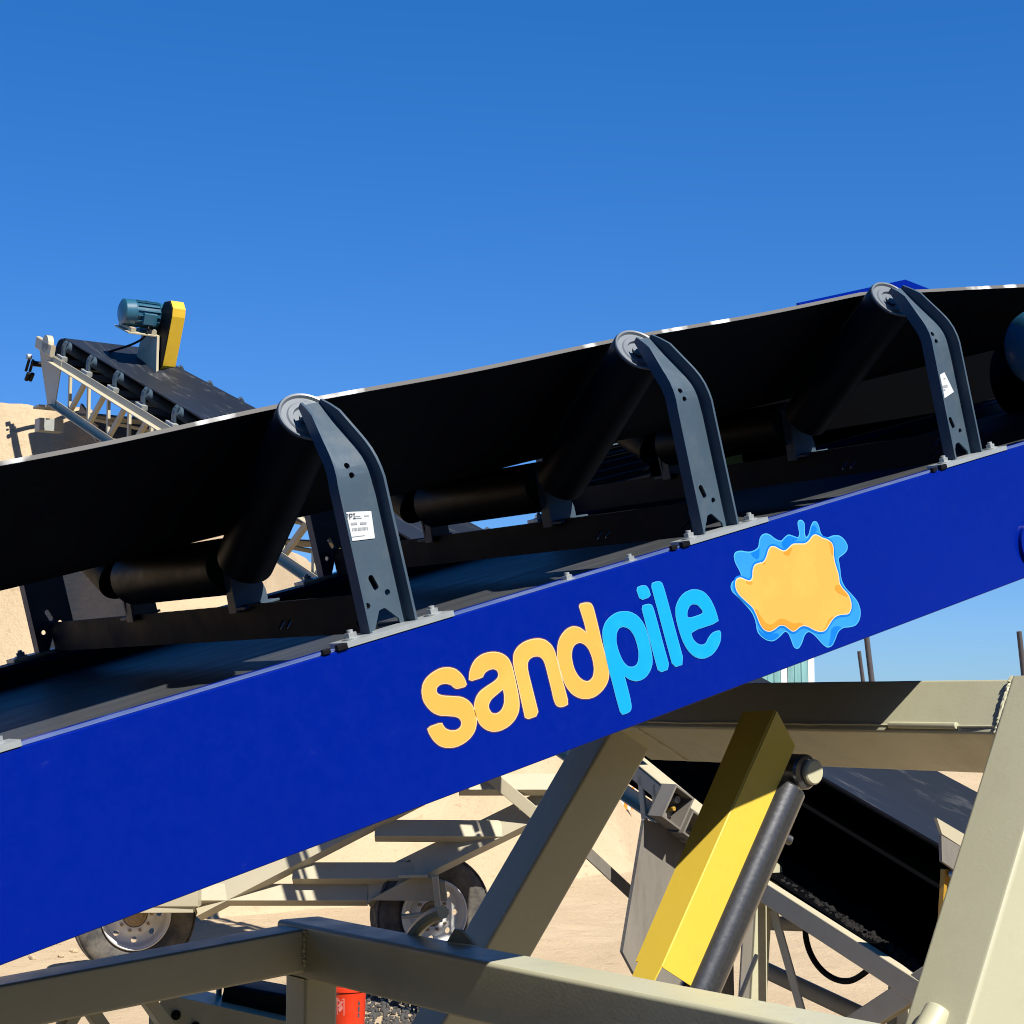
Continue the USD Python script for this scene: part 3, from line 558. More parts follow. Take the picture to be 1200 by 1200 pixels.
# drive motor at the right edge
def domed(o, axis, R, L):
    t = np.linspace(0, math.pi / 2, 8)
    return lathe([(R * math.sin(x), R * .42 * (1 - math.cos(x))) for x in t] + [(R, L), (0, L)], o, axis, 40)
mo = obj("drive_motor", domed((2.30, .12, .235), (1, 0, 0), .110, .62), "motor_teal", conv, smooth=40)
for k in range(18):
    t = 2 * math.pi * k / 18
    obj("motor_fin", beam((2.46, .12 + .117 * math.cos(t), .235 + .117 * math.sin(t)), (2.85, .12 + .117 * math.cos(t), .235 + .117 * math.sin(t)), .022, .005, (0, math.cos(t), math.sin(t)), .002), "motor_teal", mo)
obj("motor_mount", cat(beam((2.62, .12, .0), (2.62, .12, .12), .22, .012, (1, 0, 0)), beam((2.45, .12, .118), (2.85, .12, .118), .16, .012, (0, 1, 0))), "idler_paint", mo)

# ------------------------------------------------------------------ cream support frame under the blue conveyor (plane tilted 28.5 degrees)
AL = math.radians(28.5)
EL = np.array([math.sin(AL), 0, math.cos(AL)])
EN = np.array([-math.cos(AL), 0, math.sin(AL)])
EV = np.array([0, 1.0, 0])
FT = np.array([1.75, 0, 2.408])
def fr(s, v, n):
    return FT + s * EL + v * EV + n * EN
frame_t = thing("support_frame", "cream box tube portal frame with sloping legs, carrying the blue conveyor at the right", "support frame", None)
def weld_bead(p0, p1, r=.006):
    pts = np.linspace(p0, p1, 26); rng = np.random.default_rng(3)
    return pipe(pts + rng.normal(0, .0010, pts.shape), r, 6)
cb = obj("cross_beam", beam(fr(-.0775, -.105, -.115), fr(-.0775, 1.40, -.115), .155, .23, EL, .010), "cream_paint", frame_t)
obj("weld_bead", weld_bead(fr(-.136, -.10, .001), fr(-.136, 1.2, .001), .004), "cream_paint", cb)
obj("conduit_stub", tube(fr(-.138, .02, .006), fr(-.138, .24, .006), .009, 12), "cream_paint", cb)
leg = obj("leg", beam(fr(0, -.192, -.10), fr(-2.70, -.192, -.10), .176, .225, EV, .012), "cream_paint", frame_t)
obj("weld_bead", weld_bead(fr(-.002, -.103, .012), fr(-.156, -.103, .004), .005), "cream_paint", leg)
obj("leg_stub", tube(fr(-.86, -.19, .01), fr(-1.02, -.19, .055), .032, 20), "cream_paint", leg)
def far_leg(s):
    return fr(s, 1.44 + (-s - .23) * .235, -.0775)
obj("leg", beam(far_leg(.02), far_leg(-2.75), .150, .165, EV, .010), "cream_paint", frame_t)
fb = obj("front_beam", beam((.62, -.95, 1.684), (.62, 1.45, 1.684), .14, .142, (1, 0, 0), .012), "cream_paint", frame_t)
obj("side_rail", beam((.548, 1.36, 1.688), (-1.6, 1.36, 1.510), .12, .114, EV, .010), "cream_paint", frame_t)
obj("weld_bead", weld_bead((.546, 1.297, 1.742), (.546, 1.297, 1.650), .006), "cream_paint", fb)
obj("weld_bead", weld_bead(fr(-.155, 1.22, -.215), fr(-.155, 1.24, -.01), .005), "cream_paint", cb)
obj("post", beam((.603, 1.355, 1.612), (.603, 1.355, 0.0), .10, .11, (1, 0, 0), .010), "cream_paint", frame_t)
for x0, x1 in ((-.05, .12), (-.05, -.22), (.10, .28)):
    z0 = 1.745 + (x0 - .55) * .083 - .10
    obj("rail_brace", beam((x0, 1.36, z0 + .02), (x1, 1.36, z0 - .22), .05, .03, EV, .004), "cream_paint", frame_t)
# black strap and triangular lug on the front beam
obj("lug", ext(Polygon([(0, 0), (.09, 0), (.045, .032), (.025, .034)]), .010, (.672, .80, 1.756), (.25, -.97, 0), (0, 0, 1)), "cream_paint", frame_t)
obj("strap", pipe(curve([(.69, 1.00, 1.74), (.69, .965, 1.772), (.69, .915, 1.802), (.69, .855, 1.822)], 14), .018, 8), "cream_paint", frame_t)

# ------------------------------------------------------------------ hydraulic lift cylinder with its yellow guard
A3 = math.radians(33.3)
E3 = np.array([math.sin(A3), 0, math.cos(A3)])
N3 = np.array([-math.cos(A3), 0, math.sin(A3)])
cyl = thing("lift_cylinder", "hydraulic lift cylinder under a bright yellow folded steel guard, leaning beside the cream leg", "hydraulic cylinder", None)
G0 = np.array([1.3606, .4358, 2.318])   # top of the outer left edge
def gp(s, v, n):
    return G0 + s * E3 + (v - .455) * EV + n * N3
L_face = ext(Polygon([(-.020, .004), (.092, .010), (.096, -.713), (.092, -.762), (.014, -.756), (.012, -.712), (.002, -.712)]), .004, G0, -EV, E3)
R_face = ext(Polygon([(0, .010), (.103, -.030), (.106, -.707), (.0, -.714)]), .004, G0 + EV * (-.0935), -N3, E3)
gm = obj("guard", L_face, "yellow_paint", cyl)
obj("guard_side", R_face, "yellow_paint", gm)
obj("guard_bend", tube(gp(.008, .3645, -.0005), gp(-.713, .361, -.0005), .0042, 10), "yellow_paint", gm)
BC = (.375, -.150)
obj("barrel", tube(gp(-.125, *BC), gp(-1.35, *BC), .050, 40), "cylinder_steel", cyl, smooth=40)
obj("rod", tube(gp(-1.33, *BC), gp(-2.2, *BC), .028, 24), "zinc", cyl)
obj("port", tube(gp(-.245, .372, -.185), gp(-.240, .360, -.218), .013, 12), "cylinder_steel", cyl)
obj("pin", lathe([(0, 0), (.029, 0), (.033, .004), (.033, .05), (.028, .05), (.028, .30), (0, .30)], gp(-.050, .352, -.195), EV, 36), "cream_paint", cyl)
obj("rod_eye", tube(gp(-.06, .375, -.18) - EV * .010, gp(-.06, .375, -.18) + EV * .05, .046, 28), "cylinder_steel", cyl, smooth=40)
obj("weld_bead", weld_bead(gp(-.135, .327, -.148), gp(-.135, .36, -.118), .003), "cylinder_steel", cyl)
obj("supply_line", pipe(curve([gp(-.55, .33, -.235), gp(-.9, .33, -.245), gp(-1.3, .33, -.25), gp(-1.8, .35, -.24)], 24), .006, 8), "cylinder_steel", cyl)

# ------------------------------------------------------------------ cream truss conveyor behind (local axes: a up the slope, b across, c off the belt)
TA, TB, TC = np.array([0.03780603, 0.9350518, 0.35248949]), np.array([0.99918363, -0.04039901, 0.]), np.array([-0.01424023, -0.35220172, 0.93581577])
TA, TB = unit(TA), unit(TB); TC = np.cross(TB, TA); TC = TC if TC[2] > 0 else -TC
TO = np.array([5.72713083, 3.73715699, 1.68837675])
MT = np.eye(4); MT[:3, 0], MT[:3, 1], MT[:3, 2], MT[:3, 3] = TA, TB, TC, TO
MT_INV = np.linalg.inv(MT)
def t_loc(p):
    return (MT_INV @ np.r_[np.asarray(p, float), 1])[:3]
def t_world(p):
    return (MT @ np.r_[np.asarray(p, float), 1])[:3]
tr = thing("truss_conveyor", "cream lattice truss conveyor with black belt climbing away to a blue motor", "conveyor", MT)
AX, BX, CX = np.eye(3)
# chords, verticals, diagonals on both sides
for b in (-.13, 1.13):
    s = 1 if b < 0 else -1
    ch = section(affinity.scale(angle_poly(.085, .085, .010), 1, s, origin=(0, 0)), (1.9, b, -.275), (14.15, b, -.275), (0, 0, 1))
    obj("top_chord", ch, "cream_far", tr)
    ch = section(affinity.scale(angle_poly(.080, .080, .010), 1, s, origin=(0, 0)), (1.72, b, -.755), (13.9, b, -.755), (0, 0, 1))
    obj("bottom_chord", ch, "cream_far", tr)
    k = 0
    for a in np.arange(13.42, 2.6, -.655):
        obj("upright", section(chan_poly(.05, .03, .006), (a, b + .02 * s, -.71), (a + .17, b + .02 * s, -.26), (0, s, 0)), "cream_far", tr)
        obj("diagonal", beam((a - .05, b + .03 * s, -.70), (a - .43, b + .03 * s, -.24), .06, .045, AX, .004), "cream_far", tr)
for a in np.arange(13.35, 2.6, -1.31):
    obj("cross_tie", beam((a, -.12, -.75), (a, 1.12, -.75), .06, .06, AX, .006), "cream_far", tr)
    obj("cross_tie", beam((a, -.12, -.29), (a, 1.12, -.29), .05, .05, AX, .006), "cream_far", tr)
    obj("plan_brace", beam((a, -.10, -.745), (a - .76, 1.10, -.745), .04, .04, CX, .006), "cream_far", tr)
# belt
def tbelt(a, lift=0.):
    ang = math.radians(float(np.interp(a, [-2, 12.9, 14.2], [28, 28, 0]))); drop = .30 * math.sin(ang)
    base = 0 - 0.0
    pts = [(0, base), (.15, -drop * .5), (.30, -drop), (.5, -drop), (.70, -drop), (.85, -drop * .5), (1.0, base)]
    return [(a, x, y + lift) for x, y in pts]
ars = np.r_[np.arange(-1.3, 14.2, .45), 14.25]
rb, rt = [tbelt(a) for a in ars], [tbelt(a, .014) for a in ars]
tb = obj("carrying_belt", cat(grid_mesh(rb), grid_mesh(rt), grid_mesh([[r[0] for r in rb], [r[0] for r in rt]]), grid_mesh([[r[-1] for r in rb], [r[-1] for r in rt]])), "dusty_belt", tr, smooth=25)
obj("return_belt", grid_mesh([[(a_, x, c_ + h_) for x, h_ in ((.03, 0), (.97, 0), (.97, .012), (.03, .012), (.03, 0))] for a_, c_ in ((14.15, -.355), (8, -.40), (3.2, -.44))]), "belt_far", tr, smooth=False)
obj("belt_pan", ext(sbox(-1.4, -.13, 2.6, 1.05), .012, (0, 0, -.665), AX, BX), "matte_black", tr)
hp = obj("head_pulley", lathe([(0, 0), (.17, 0), (.18, .02), (.18, 1.03), (.17, 1.05), (0, 1.05)], (14.25, -.02, -.175), BX, 28), "rubber", tr)
# idlers of the truss conveyor
def far_idler(a):
    base = obj("idler", section(angle_poly(.07, .06, .007), (a, -.10, -.265), (a, 1.10, -.265), CX), "idler_paint", tr)
    for s in (0, 1):
        fl = lambda b: b if s == 0 else 1 - b
        pts = curve([(a, fl(-.075), -.25), (a, fl(-.08), -.10), (a, fl(-.075), -.02), (a, fl(-.045), .02)], 9)
        ms = []
        for p, q in zip(pts[:-1], pts[1:]):
            ms.append(beam(p, q, .085 - .003 * len(ms), .030, AX, .004))
        obj("end_stand", cat(ms), "idler_paint", base)
        ang = math.radians(25.5)
        o = np.array([a, fl(-.055), -.038]); d = np.array([0, math.cos(ang) * (1 if s == 0 else -1), -math.sin(ang)])
        obj("wing_roll", lathe([(0, .004), (.03, .004), (.05, 0), (.062, .006), (.062, .35), (0, .35)], o, d, 20), "idler_paint", base)
        obj("foot_plate", beam((a - .10, fl(-.085), -.185), (a + .10, fl(-.085), -.185), .07, .05, BX, .004), "grey_box", base)
    obj("centre_roll", lathe([(0, 0), (.062, 0), (.062, .40), (0, .40)], (a, .30, -.235), BX, 20), "roll_steel", base)
for k in range(14):
    far_idler(13.97 - .88 * k)
# head: side plates, bearing, scraper, weather box, chute
hpl = Polygon([(13.78, -.20), (14.62, -.20), (14.50, -.34), (14.02, -.80), (13.78, -.74)])
for b in (-.15, 1.14):
    obj("head_plate", ext(hpl, -.012, (0, b, 0), AX, CX), "weathered_steel" if False else "cream_far", tr)
    obj("bearing_block", cat(beam((14.05, b - .03, -.13), (14.62, b - .03, -.13), .06, .15, BX, .02), ext(Point(14.27, -.10).buffer(.12, quad_segs=6), -.07, (0, b - .06 if b < 0 else b + .07, 0), AX, CX)), "cream_far", tr)
sc = obj("belt_scraper", cat(tube((14.62, -.22, -.40), (14.62, 1.2, -.40), .035, 12)), "black_plastic", tr)
for b in (-.24, -.19):
    obj("tension_bolt", cat(tube((14.66, b, -.36), (14.72, b, -.52), .018, 8), tube((14.60, b, -.52), (14.66, b, -.62), .026, 8)), "black_plastic", sc)
obj("tension_knob", tube((14.74, -.25, -.34), (14.74, -.19, -.34), .035, 10), "zinc", sc)
obj("discharge_chute", cat(beam((13.80, .50, -.80), (13.05, .50, -.98), .7, .03, BX, .005), beam((13.75, .16, -.74), (13.15, .16, -.86), .03, .14, BX, .005), beam((13.75, .84, -.74), (13.15, .84, -.86), .03, .14, BX, .005)), "weathered_steel", tr)
pb = t_world((14.05, -.10, -1.0))
def w_box(p, sx, sy, sz):
    """Upright box at world point p (centre) given in truss axes."""
    P = np.asarray(p)
    hx, hy = unit([TA[0], TA[1], 0]), unit([TB[0], TB[1], 0])
    m = ext(rrect(sx, sy, .01), sz, P - np.array([0, 0, sz / 2]), hx, hy)
    m.apply_transform(MT_INV)
    return m
cab = obj("junction_box", w_box(t_world((14.20, -.05, -.92)), .18, .30, .15), "grey_box", tr)
obj("box_lid", w_box(t_world((14.20, -.05, -.92)) + [0, 0, .095], .22, .34, .025), "grey_box", cab)
obj("box_arm", beam(t_loc(t_world((14.20, -.05, -.92)) + [0, 0, .10]), (14.0, -.10, -.70), .05, .05, AX, .005), "cream_far", cab)
# head drive: motor, base, belt guard on the far side
def lp(a, b, c):
    return np.array([a, b, c])
mc = lp(13.48, .36, .525)
mt = obj("motor", lathe([(0, 0), (.115, 0), (.155, .02), (.160, .14), (.145, .15), (.145, .44), (.160, .45), (.15, .53), (.06, .56), (.03, .60), (0, .60)], mc, BX, 30), "motor_teal", tr, smooth=35)
for k in range(16):
    t = 2 * math.pi * k / 16
    d = np.array([math.cos(t), 0, math.sin(t)])
    obj("motor_fin", beam(mc + d * .153 + BX * .16, mc + d * .153 + BX * .44, .022, .007, d, .002), "motor_teal", mt)
obj("terminal_box", beam(mc + [-.15, .22, -.03], mc + [-.15, .38, -.03], .10, .14, AX, .012), "motor_teal", mt)
obj("power_cable", pipe(curve([mc + [-.16, .30, -.08], mc + [-.20, .28, -.20], mc + [-.06, .22, -.34], mc + [.30, .10, -.52], mc + [.62, -.10, -.78]], 22), .014, 6), "black_plastic", mt)
obj("lifting_eye", tube(mc + [0, .3, .13], mc + [0, .3, .17], .02, 10), "motor_teal", mt)
obj("motor_base", cat(beam(lp(13.30, .48, .35), lp(13.72, .48, .35), .06, .05, BX), beam(lp(13.30, .74, .35), lp(13.72, .74, .35), .06, .05, BX),
                      ext(Polygon([(13.10, -.10), (13.78, -.10), (13.72, .32), (13.25, .32)]), .03, (0, .79, 0), AX, CX), beam(lp(13.28, .42, .315), lp(13.74, .42, .315), .02, .02, BX), beam(lp(13.50, .42, .312), lp(13.50, .80, .312), .46, .02, AX, .004)), "cream_far", tr)
gd = Polygon([(13.10, .62), (13.30, .74), (13.58, .62), (13.62, .40), (13.50, -.05), (13.40, -.22), (13.00, -.22), (12.98, .0)])
gd = gd.buffer(-.02).buffer(.02)
def guard_poly():
    pts = [(13.06, .70), (13.16, .77), (13.32, .73), (13.38, .62), (13.46, .30), (13.62, .12), (13.68, -.02), (13.20, -.12), (13.08, .0), (13.06, .25), (13.04, .60)]
    return Polygon(pts).buffer(-.015).buffer(.015)
bg = obj("belt_guard", cut(ext(guard_poly(), -.16, (0, .82, 0), AX, CX), ext(Point(13.40, -.06).buffer(.085), -.6, (0, .75, 0), AX, CX)), "yellow_far", tr)
obj("guard_backplate", ext(guard_poly().buffer(-.01), -.012, (0, .806, 0), AX, CX), "black_plastic", bg)
# tail support stand (near end): stringer dirt, posts, braces, hose
rngs = np.random.default_rng(11)
def dirt_ridge(p0, p1, n=70, w=.05, h=.035):
    ms = []
    for k in range(n):
        t = rngs.random(); p = np.asarray(p0) * (1 - t) + np.asarray(p1) * t
        s = rngs.uniform(.35, 1) * h
        m = trimesh.creation.icosphere(subdivisions=1, radius=s)
        m.vertices *= rngs.uniform(.6, 1.3, 3); m.vertices += rngs.normal(0, .15 * s, m.vertices.shape)
        m.apply_translation(p + [rngs.normal(0, .02), rngs.uniform(-.3, .6) * w, rngs.uniform(-.2, .2) * h])
        ms.append(m)
    return cat(ms)
st = obj("stringer", beam((-.62, -.17, -.70), (1.75, -.17, -.755), .125, .06, CX, .006), "cream_far", tr)
obj("dirt_spill", dirt_ridge((-.75, -.07, -.640), (.7, -.07, -.668), 260, w=.09, h=.020), "dark_dirt", st, smooth=60)
obj("stringer", beam((-1.4, 1.16, -.72), (1.75, 1.16, -.755), .125, .06, CX, .006), "cream_far", tr)
obj("side_panel", ext(Polygon([(-1.4, -.72), (2.5, -.72), (2.5, -.03), (-1.4, -.03)]), .008, (0, 1.08, 0), AX, CX), "matte_black", tr)
obj("under_skirt", ext(Polygon([(-.35, -.82), (1.0, -.82), (1.0, -.70), (-.35, -.70)]), .008, (0, .12, 0), AX, CX), "matte_black", tr)
def wbeam(p0, p1, w, h, side, r=.006):
    m = beam(p0, p1, w, h, side, r); m.apply_transform(MT_INV); return m
def wtube(p0, p1, r, n=18):
    m = tube(p0, p1, r, n); m.apply_transform(MT_INV); return m
HB = unit([TB[0], TB[1], 0]); HA = unit([TA[0], TA[1], 0]); UPW = np.array([0, 0, 1.])
def plate_w(pts, depth, r=.0):
    """Plate standing across the conveyor: world points in one upright plane, thickened away from the tail."""
    P = np.array(pts, float); o = P[0]
    loc = [((p - o) @ HB, (p - o) @ UPW) for p in P]
    g = Polygon(loc)
    if r: g = g.buffer(-r).buffer(r)
    m = ext(g, -depth, o, HB, UPW)
    m.apply_transform(MT_INV); return m
colm = obj("support_column", plate_w([(5.245, 5.30, 1.64), (5.95, 5.30, 1.44), (5.95, 5.30, .30), (5.16, 5.30, .72), (5.07, 5.30, .86)], .03, .01), "weathered_steel", tr)
def pocket(p0, w, h, tilt):
    """Open steel pocket: four walls and a back."""
    c, s = math.cos(tilt), math.sin(tilt)
    ex, ey = HB * c + UPW * s, -HB * s + UPW * c
    P = np.asarray(p0, float); ms = []
    outer = sbox(0, 0, w, h); inner = sbox(.012, .012, w - .012, h - .012)
    ms.append(ext(outer.difference(inner), .14, P, ex, ey)); ms.append(ext(outer, .01, P + HA * .10 * 0, ex, ey))
    m = cat(ms); m.apply_transform(MT_INV); return m
pk = obj("bolt_pocket", pocket((5.24, 5.27, 1.665), .17, .22, -.55), "weathered_steel", tr)
for (x, z, r) in ((5.33, 1.72, .018), (5.43, 1.755, .024), (5.40, 1.70, .014)):
    obj("bolt", wtube((x, 5.27, z), (x, 5.20, z), r, 10), "zinc" if r > .02 else "ochre_paint", pk)
obj("bolt_pocket", pocket((5.41, 5.27, 1.56), .28, .16, -.55), "weathered_steel", tr)
def ring(c, R, r, tilt):
    t = np.linspace(0, 2 * np.pi, 18)
    p = np.asarray(c) + R * (np.cos(t)[:, None] * unit(HB + UPW * tilt) + .55 * np.sin(t)[:, None] * unit(UPW - HB * tilt)) + np.sin(t)[:, None] * .02 * HA
    m = pipe(p, r, 8); m.apply_transform(MT_INV); return m
for c, tl in (((5.46, 5.24, 1.58), -.5), ((5.52, 5.23, 1.53), .4), ((5.59, 5.24, 1.49), -.6), ((5.65, 5.23, 1.45), .2)):
    obj("chain_link", ring(c, .045, .011, tl), "weathered_steel", colm)
obj("rail_plate", beam((2.20, -.2, -.515), (1.30, -.2, -.60), .10, .02, CX), "cream_far", tr)
obj("rail_plate", beam((2.20, -.15, -.455), (1.30, -.15, -.535), .012, .12, CX), "cream_far", tr)
obj("web_strut", beam((1.95, -.2, -.53), (1.80, -.2, -.80), .05, .02, AX), "cream_far", tr)
obj("web_strut", beam((1.80, -.2, -.53), (1.66, -.2, -.80), .05, .02, AX), "cream_far", tr)
def stand_post(x, y):
    a = wbeam((x, y, 0.0), (x + .13, y - .0, 1.30), .125, .085, HB); return a
sp = obj("stand_post", stand_post(5.50, 4.70), "cream_paint", tr)
obj("stand_post", stand_post(5.42 + 1.30, 4.65), "cream_paint", tr)
obj("post_flange", wbeam((5.40, 4.69, 0.0), (5.525, 4.69, 1.22), .075, .02, HB), "weathered_steel", sp)
hole_plate = cut(plate_w([(5.55, 4.672, 1.05), (5.70, 4.672, 1.05), (5.775, 4.668, 1.30), (5.77, 4.668, 1.37), (5.70, 4.668, 1.42), (5.60, 4.672, 1.385)], .014, .02),
                 (lambda m: (m.apply_transform(MT_INV), m)[1])(ext(Point(0, 0).buffer(.028), .2, np.array([5.713, 4.55, 1.322]), HB, UPW)))
obj("pin_plate", hole_plate, "cream_paint", tr)
obj("small_bolt", wtube((5.66, 4.67, 1.16), (5.66, 4.65, 1.16), .018, 10), "weathered_steel", tr)
P = lambda a, b, c: t_world((a, b, c))
obj("round_tie", tube((1.187, .42, -1.235), (.35, .62, -.86), .045, 18), "cream_far", tr)
obj("round_tie", tube((1.10, .40, -1.50), (.10, .40, -1.33), .052, 18), "cream_far", tr)
obj("round_tie", tube((1.10, .45, -1.80), (.35, .45, -1.63), .05, 18), "cream_far", tr)
obj("flat_brace", beam((.62, -.12, -.83), (.10, -.12, -1.39), .065, .014, AX), "cream_far", tr)
obj("tail_frame", beam((-.05, -.16, -1.33), (-.66, -.16, -.56), .13, .07, (0.8, 0, .5), .008), "cream_far", tr)
obj("tail_frame", beam((-.30, -.16, -1.36), (.10, -.16, -1.42), .06, .05, CX, .008), "cream_far", tr)
hs = curve([(.56, .1, -.86), (.535, .1, -.95), (.487, .1, -1.018), (.385, .1, -1.080), (.254, .1, -1.092), (.125, .1, -1.045), (.046, .1, -.965), (-.03, .1, -.86)], 40)
obj("hose", pipe(hs, .018, 10), "black_plastic", tr)
obj("tail_post", plate_w([(5.60, 3.30, 1.47), (5.80, 3.29, 1.44), (5.72, 3.29, .0), (5.42, 3.30, .0)], .03, .005), "ochre_paint", tr)
obj("skirt_plate", plate_w([(5.473, 3.24, 1.745), (5.80, 3.24, 1.60), (5.80, 3.24, 1.52), (5.51, 3.24, 1.66)], .02), "cream_far", tr)
obj("skirt_plate", plate_w([(5.500, 3.235, 1.655), (5.80, 3.235, 1.52), (5.80, 3.235, 1.36), (5.50, 3.235, 1.52)], .02), "weathered_steel", tr)
obj("tail_bolt", wtube((5.63, 3.29, 1.44), (5.63, 3.22, 1.44), .02, 10), "zinc", tr)
obj("flat_brace", cut(wbeam((5.22, 6.06, 1.53), (5.86, 6.04, 1.03), .075, .015, UPW, .003), wtube((5.385, 5.9, 1.40), (5.385, 6.2, 1.40), .010, 10)), "weathered_steel", tr)

# ------------------------------------------------------------------ background and small things
# wheeled undercarriage of the truss conveyor: tilted ladder frame on an axle beam with two tandem wheels
und = thing("wheeled_undercarriage", "cream ladder frame undercarriage on two truck wheels with white rims", "undercarriage", None)
CR = np.array([0.80044, -0.59941, 0.0]); CFH = unit([CAM_FWD[0], CAM_FWD[1], 0])
def ang_rail(p0, p1, w, f, t, side, tilt=32):
    """Box rail whose front face leans back by tilt degrees; p0, p1 run along its lower front edge."""
    p0, p1 = np.asarray(p0, float), np.asarray(p1, float)
    z = unit(p1 - p0); x = unit(np.asarray(side, float) - z * (np.asarray(side, float) @ z)); y = np.cross(z, x)
    g = affinity.rotate(sbox(-f, 0, 0, w).buffer(-.006).buffer(.006, quad_segs=2), tilt, origin=(0, 0))
    if y[2] < 0:
        g = affinity.scale(g, 1, -1, origin=(0, 0))
    return ext(g, np.linalg.norm(p1 - p0), p0, x, y)
nearside = -CFH
DL = .20
rl0, rl1 = np.array([5.127, 11.004, .52]), np.array([7.314, 9.164, 1.99])
rr0, rr1 = np.array([6.288, 10.113, .694 - .06]), np.array([8.10, 8.61, 1.78])
obj("ladder_rail", ang_rail(rl0, rl1, .24, .11, .02, nearside), "cream_far", und)
obj("ladder_rail", ang_rail(rr0, rr1, .24, .11, .02, nearside), "cream_far", und)
for (a, b_) in (((4.40, 11.53, .655), (6.289, 10.114, .655)), ((5.76, 10.48, .84), (6.637, 9.823, .84)), ((6.30, 10.02, 1.205), (7.176, 9.37, 1.20)), ((6.85, 9.55, 1.60), (7.75, 8.88, 1.60))):
    obj("rung", ang_rail(np.array(a), np.array(b_), .16, .11, .02, nearside), "cream_far", und)
for (a, b_) in (((7.02, 9.45, 1.78), (7.58, 9.05, 1.20)),):
    obj("rung_brace", beam(a, b_, .11, .05, CR), "cream_far", und)
hub = np.array([6.867, 10.001, .52])
sw = obj("swing_arm", cat(ext(Polygon([(-.50, .15), (.16, .14), (.14, .30), (-.05, .35), (-.16, .33)]), .14, hub - CFH * .22, CR, (0, 0, 1))), "cream_far", und)
obj("arm_bracket", cat(beam(hub + CR * .06 + [0, 0, .36] - CFH * .42, hub + CR * .10 + [0, 0, -.02] - CFH * .42, .05, .14, CR), beam(hub + CR * .0 + [0, 0, .36] - CFH * .42, hub + CR * -.25 + [0, 0, .36] - CFH * .42, .10, .03, CFH), beam(hub + CR * -.22 + [0, 0, .02] - CFH * .42, hub + CR * .18 + [0, 0, .06] - CFH * .42, .12, .03, CFH)), "cream_far", und)
obj("swing_arm", cat(beam(np.array([4.776, 11.49, .69]) + CR * -.1 - CFH * .30, np.array([4.776, 11.49, .69]) + CR * .62 - CFH * .30, .14, .16, (0, 0, 1), .015)), "cream_far", und)
obj("jockey_frame", cat(beam((4.62, 11.20, .63), (5.05, 10.9, .63), .12, .10, (0, 0, 1))), "cream_far", und)
TYRE_R, TYRE_W = .522, .27
def wheel(c, yaw_ax):
    ax = unit(yaw_ax); o = np.asarray(c, float) - ax * TYRE_W / 2
    half = [(.30, .035), (.36, .010), (.43, .002), (.485, .012), (.508, .035)]
    tread = []
    for k in range(5):
        y = .045 + k * .042; tread += [(.519, y), (.522, y + .004), (.522, y + .028), (.516, y + .032), (.508, y + .034), (.508, y + .038)]
    prof = half + tread + [(r, TYRE_W - y) for r, y in half[::-1]]
    t = obj("tyre", lathe(prof + [(.285, TYRE_W - .03), (.285, .03), (.30, .035)], o, ax, 56), "tyre_rubber", und, smooth=40)
    rp = [(.300, TYRE_W - .012), (.292, TYRE_W - .006), (.285, TYRE_W - .02), (.272, TYRE_W - .03), (.262, TYRE_W - .08), (.245, TYRE_W - .10), (.20, TYRE_W - .105), (.165, TYRE_W - .085), (.135, TYRE_W - .080), (.11, TYRE_W - .082), (.11, TYRE_W - .12), (.20, TYRE_W - .14), (.275, TYRE_W - .13), (.290, TYRE_W - .04), (.300, TYRE_W - .012)]
    rim = lathe(rp, o, ax, 56)
    x = unit(np.cross(ax, [0, 0, 1])); y = np.cross(ax, x)
    holes = []
    for k in range(8):
        a = 2 * math.pi * k / 8
        d = x * math.cos(a) + y * math.sin(a)
        holes.append(tube(o + d * .215 + ax * (TYRE_W - .2), o + d * .215 + ax * (TYRE_W + .05), .028, 12))
    rim = cut(rim, *holes)
    R = obj("rim", rim, "white_paint", t, smooth=35)
    obj("hub", cat(lathe([(0, TYRE_W - .02), (.055, TYRE_W - .02), (.06, TYRE_W - .03), (.075, TYRE_W - .075), (.10, TYRE_W - .08), (.12, TYRE_W - .12), (.12, TYRE_W - .2), (0, TYRE_W - .2)], o, ax, 24),
                   *[tube(o + (x * math.cos(q) + y * math.sin(q)) * .14 + ax * (TYRE_W - .085), o + (x * math.cos(q) + y * math.sin(q)) * .14 + ax * (TYRE_W - .055), .013, 8) for q in np.arange(10) * 2 * math.pi / 10]), "ochre_dust", t)
paint("ochre_dust", (.30, .22, .13), rough=.8, var=.3, vs=12)
WAX = unit(CR * .36 - CFH * .93)
wheel(hub, WAX)
wheel((4.776, 11.49, .52), WAX)

# small power unit under the left rail of the cream frame
pu = thing("power_unit", "low grey steel skid with black tank under the corner of the cream frame", "power unit", None)
obj("skid_plate", ext(Polygon([(0, 0), (.46, 0), (.46, -.12), (0, -.075)]), -.18, (0.489, 2.029, 1.488), unit([.80, -.60, -.22]), unit([.18, -.13, .97])), "cream_paint", pu)
obj("tank", beam((0.72, 2.07, 1.44), (0.92, 1.922, 1.395), .13, .18, (0, 0, 1), .015), "black_plastic", pu)
obj("filler_neck", tube((0.698, 2.07, 1.455), (0.698, 2.07, 1.529), .009, 10), "zinc", pu)
for c in ((0.522, 2.002, 1.426), (0.569, 1.967, 1.392), (0.668, 1.893, 1.373)):
    obj("bolt", hexbolt(c, (-.6, -.8, 0), .010, .015), "black_plastic", pu)
obj("skid_leg", beam((0.52, 2.115, 1.425), (0.52, 2.115, 0), .05, .05, CR), "cream_paint", pu)
obj("skid_leg", beam((0.846, 1.885, 1.351), (0.846, 1.885, 0), .05, .05, CR), "cream_paint", pu)

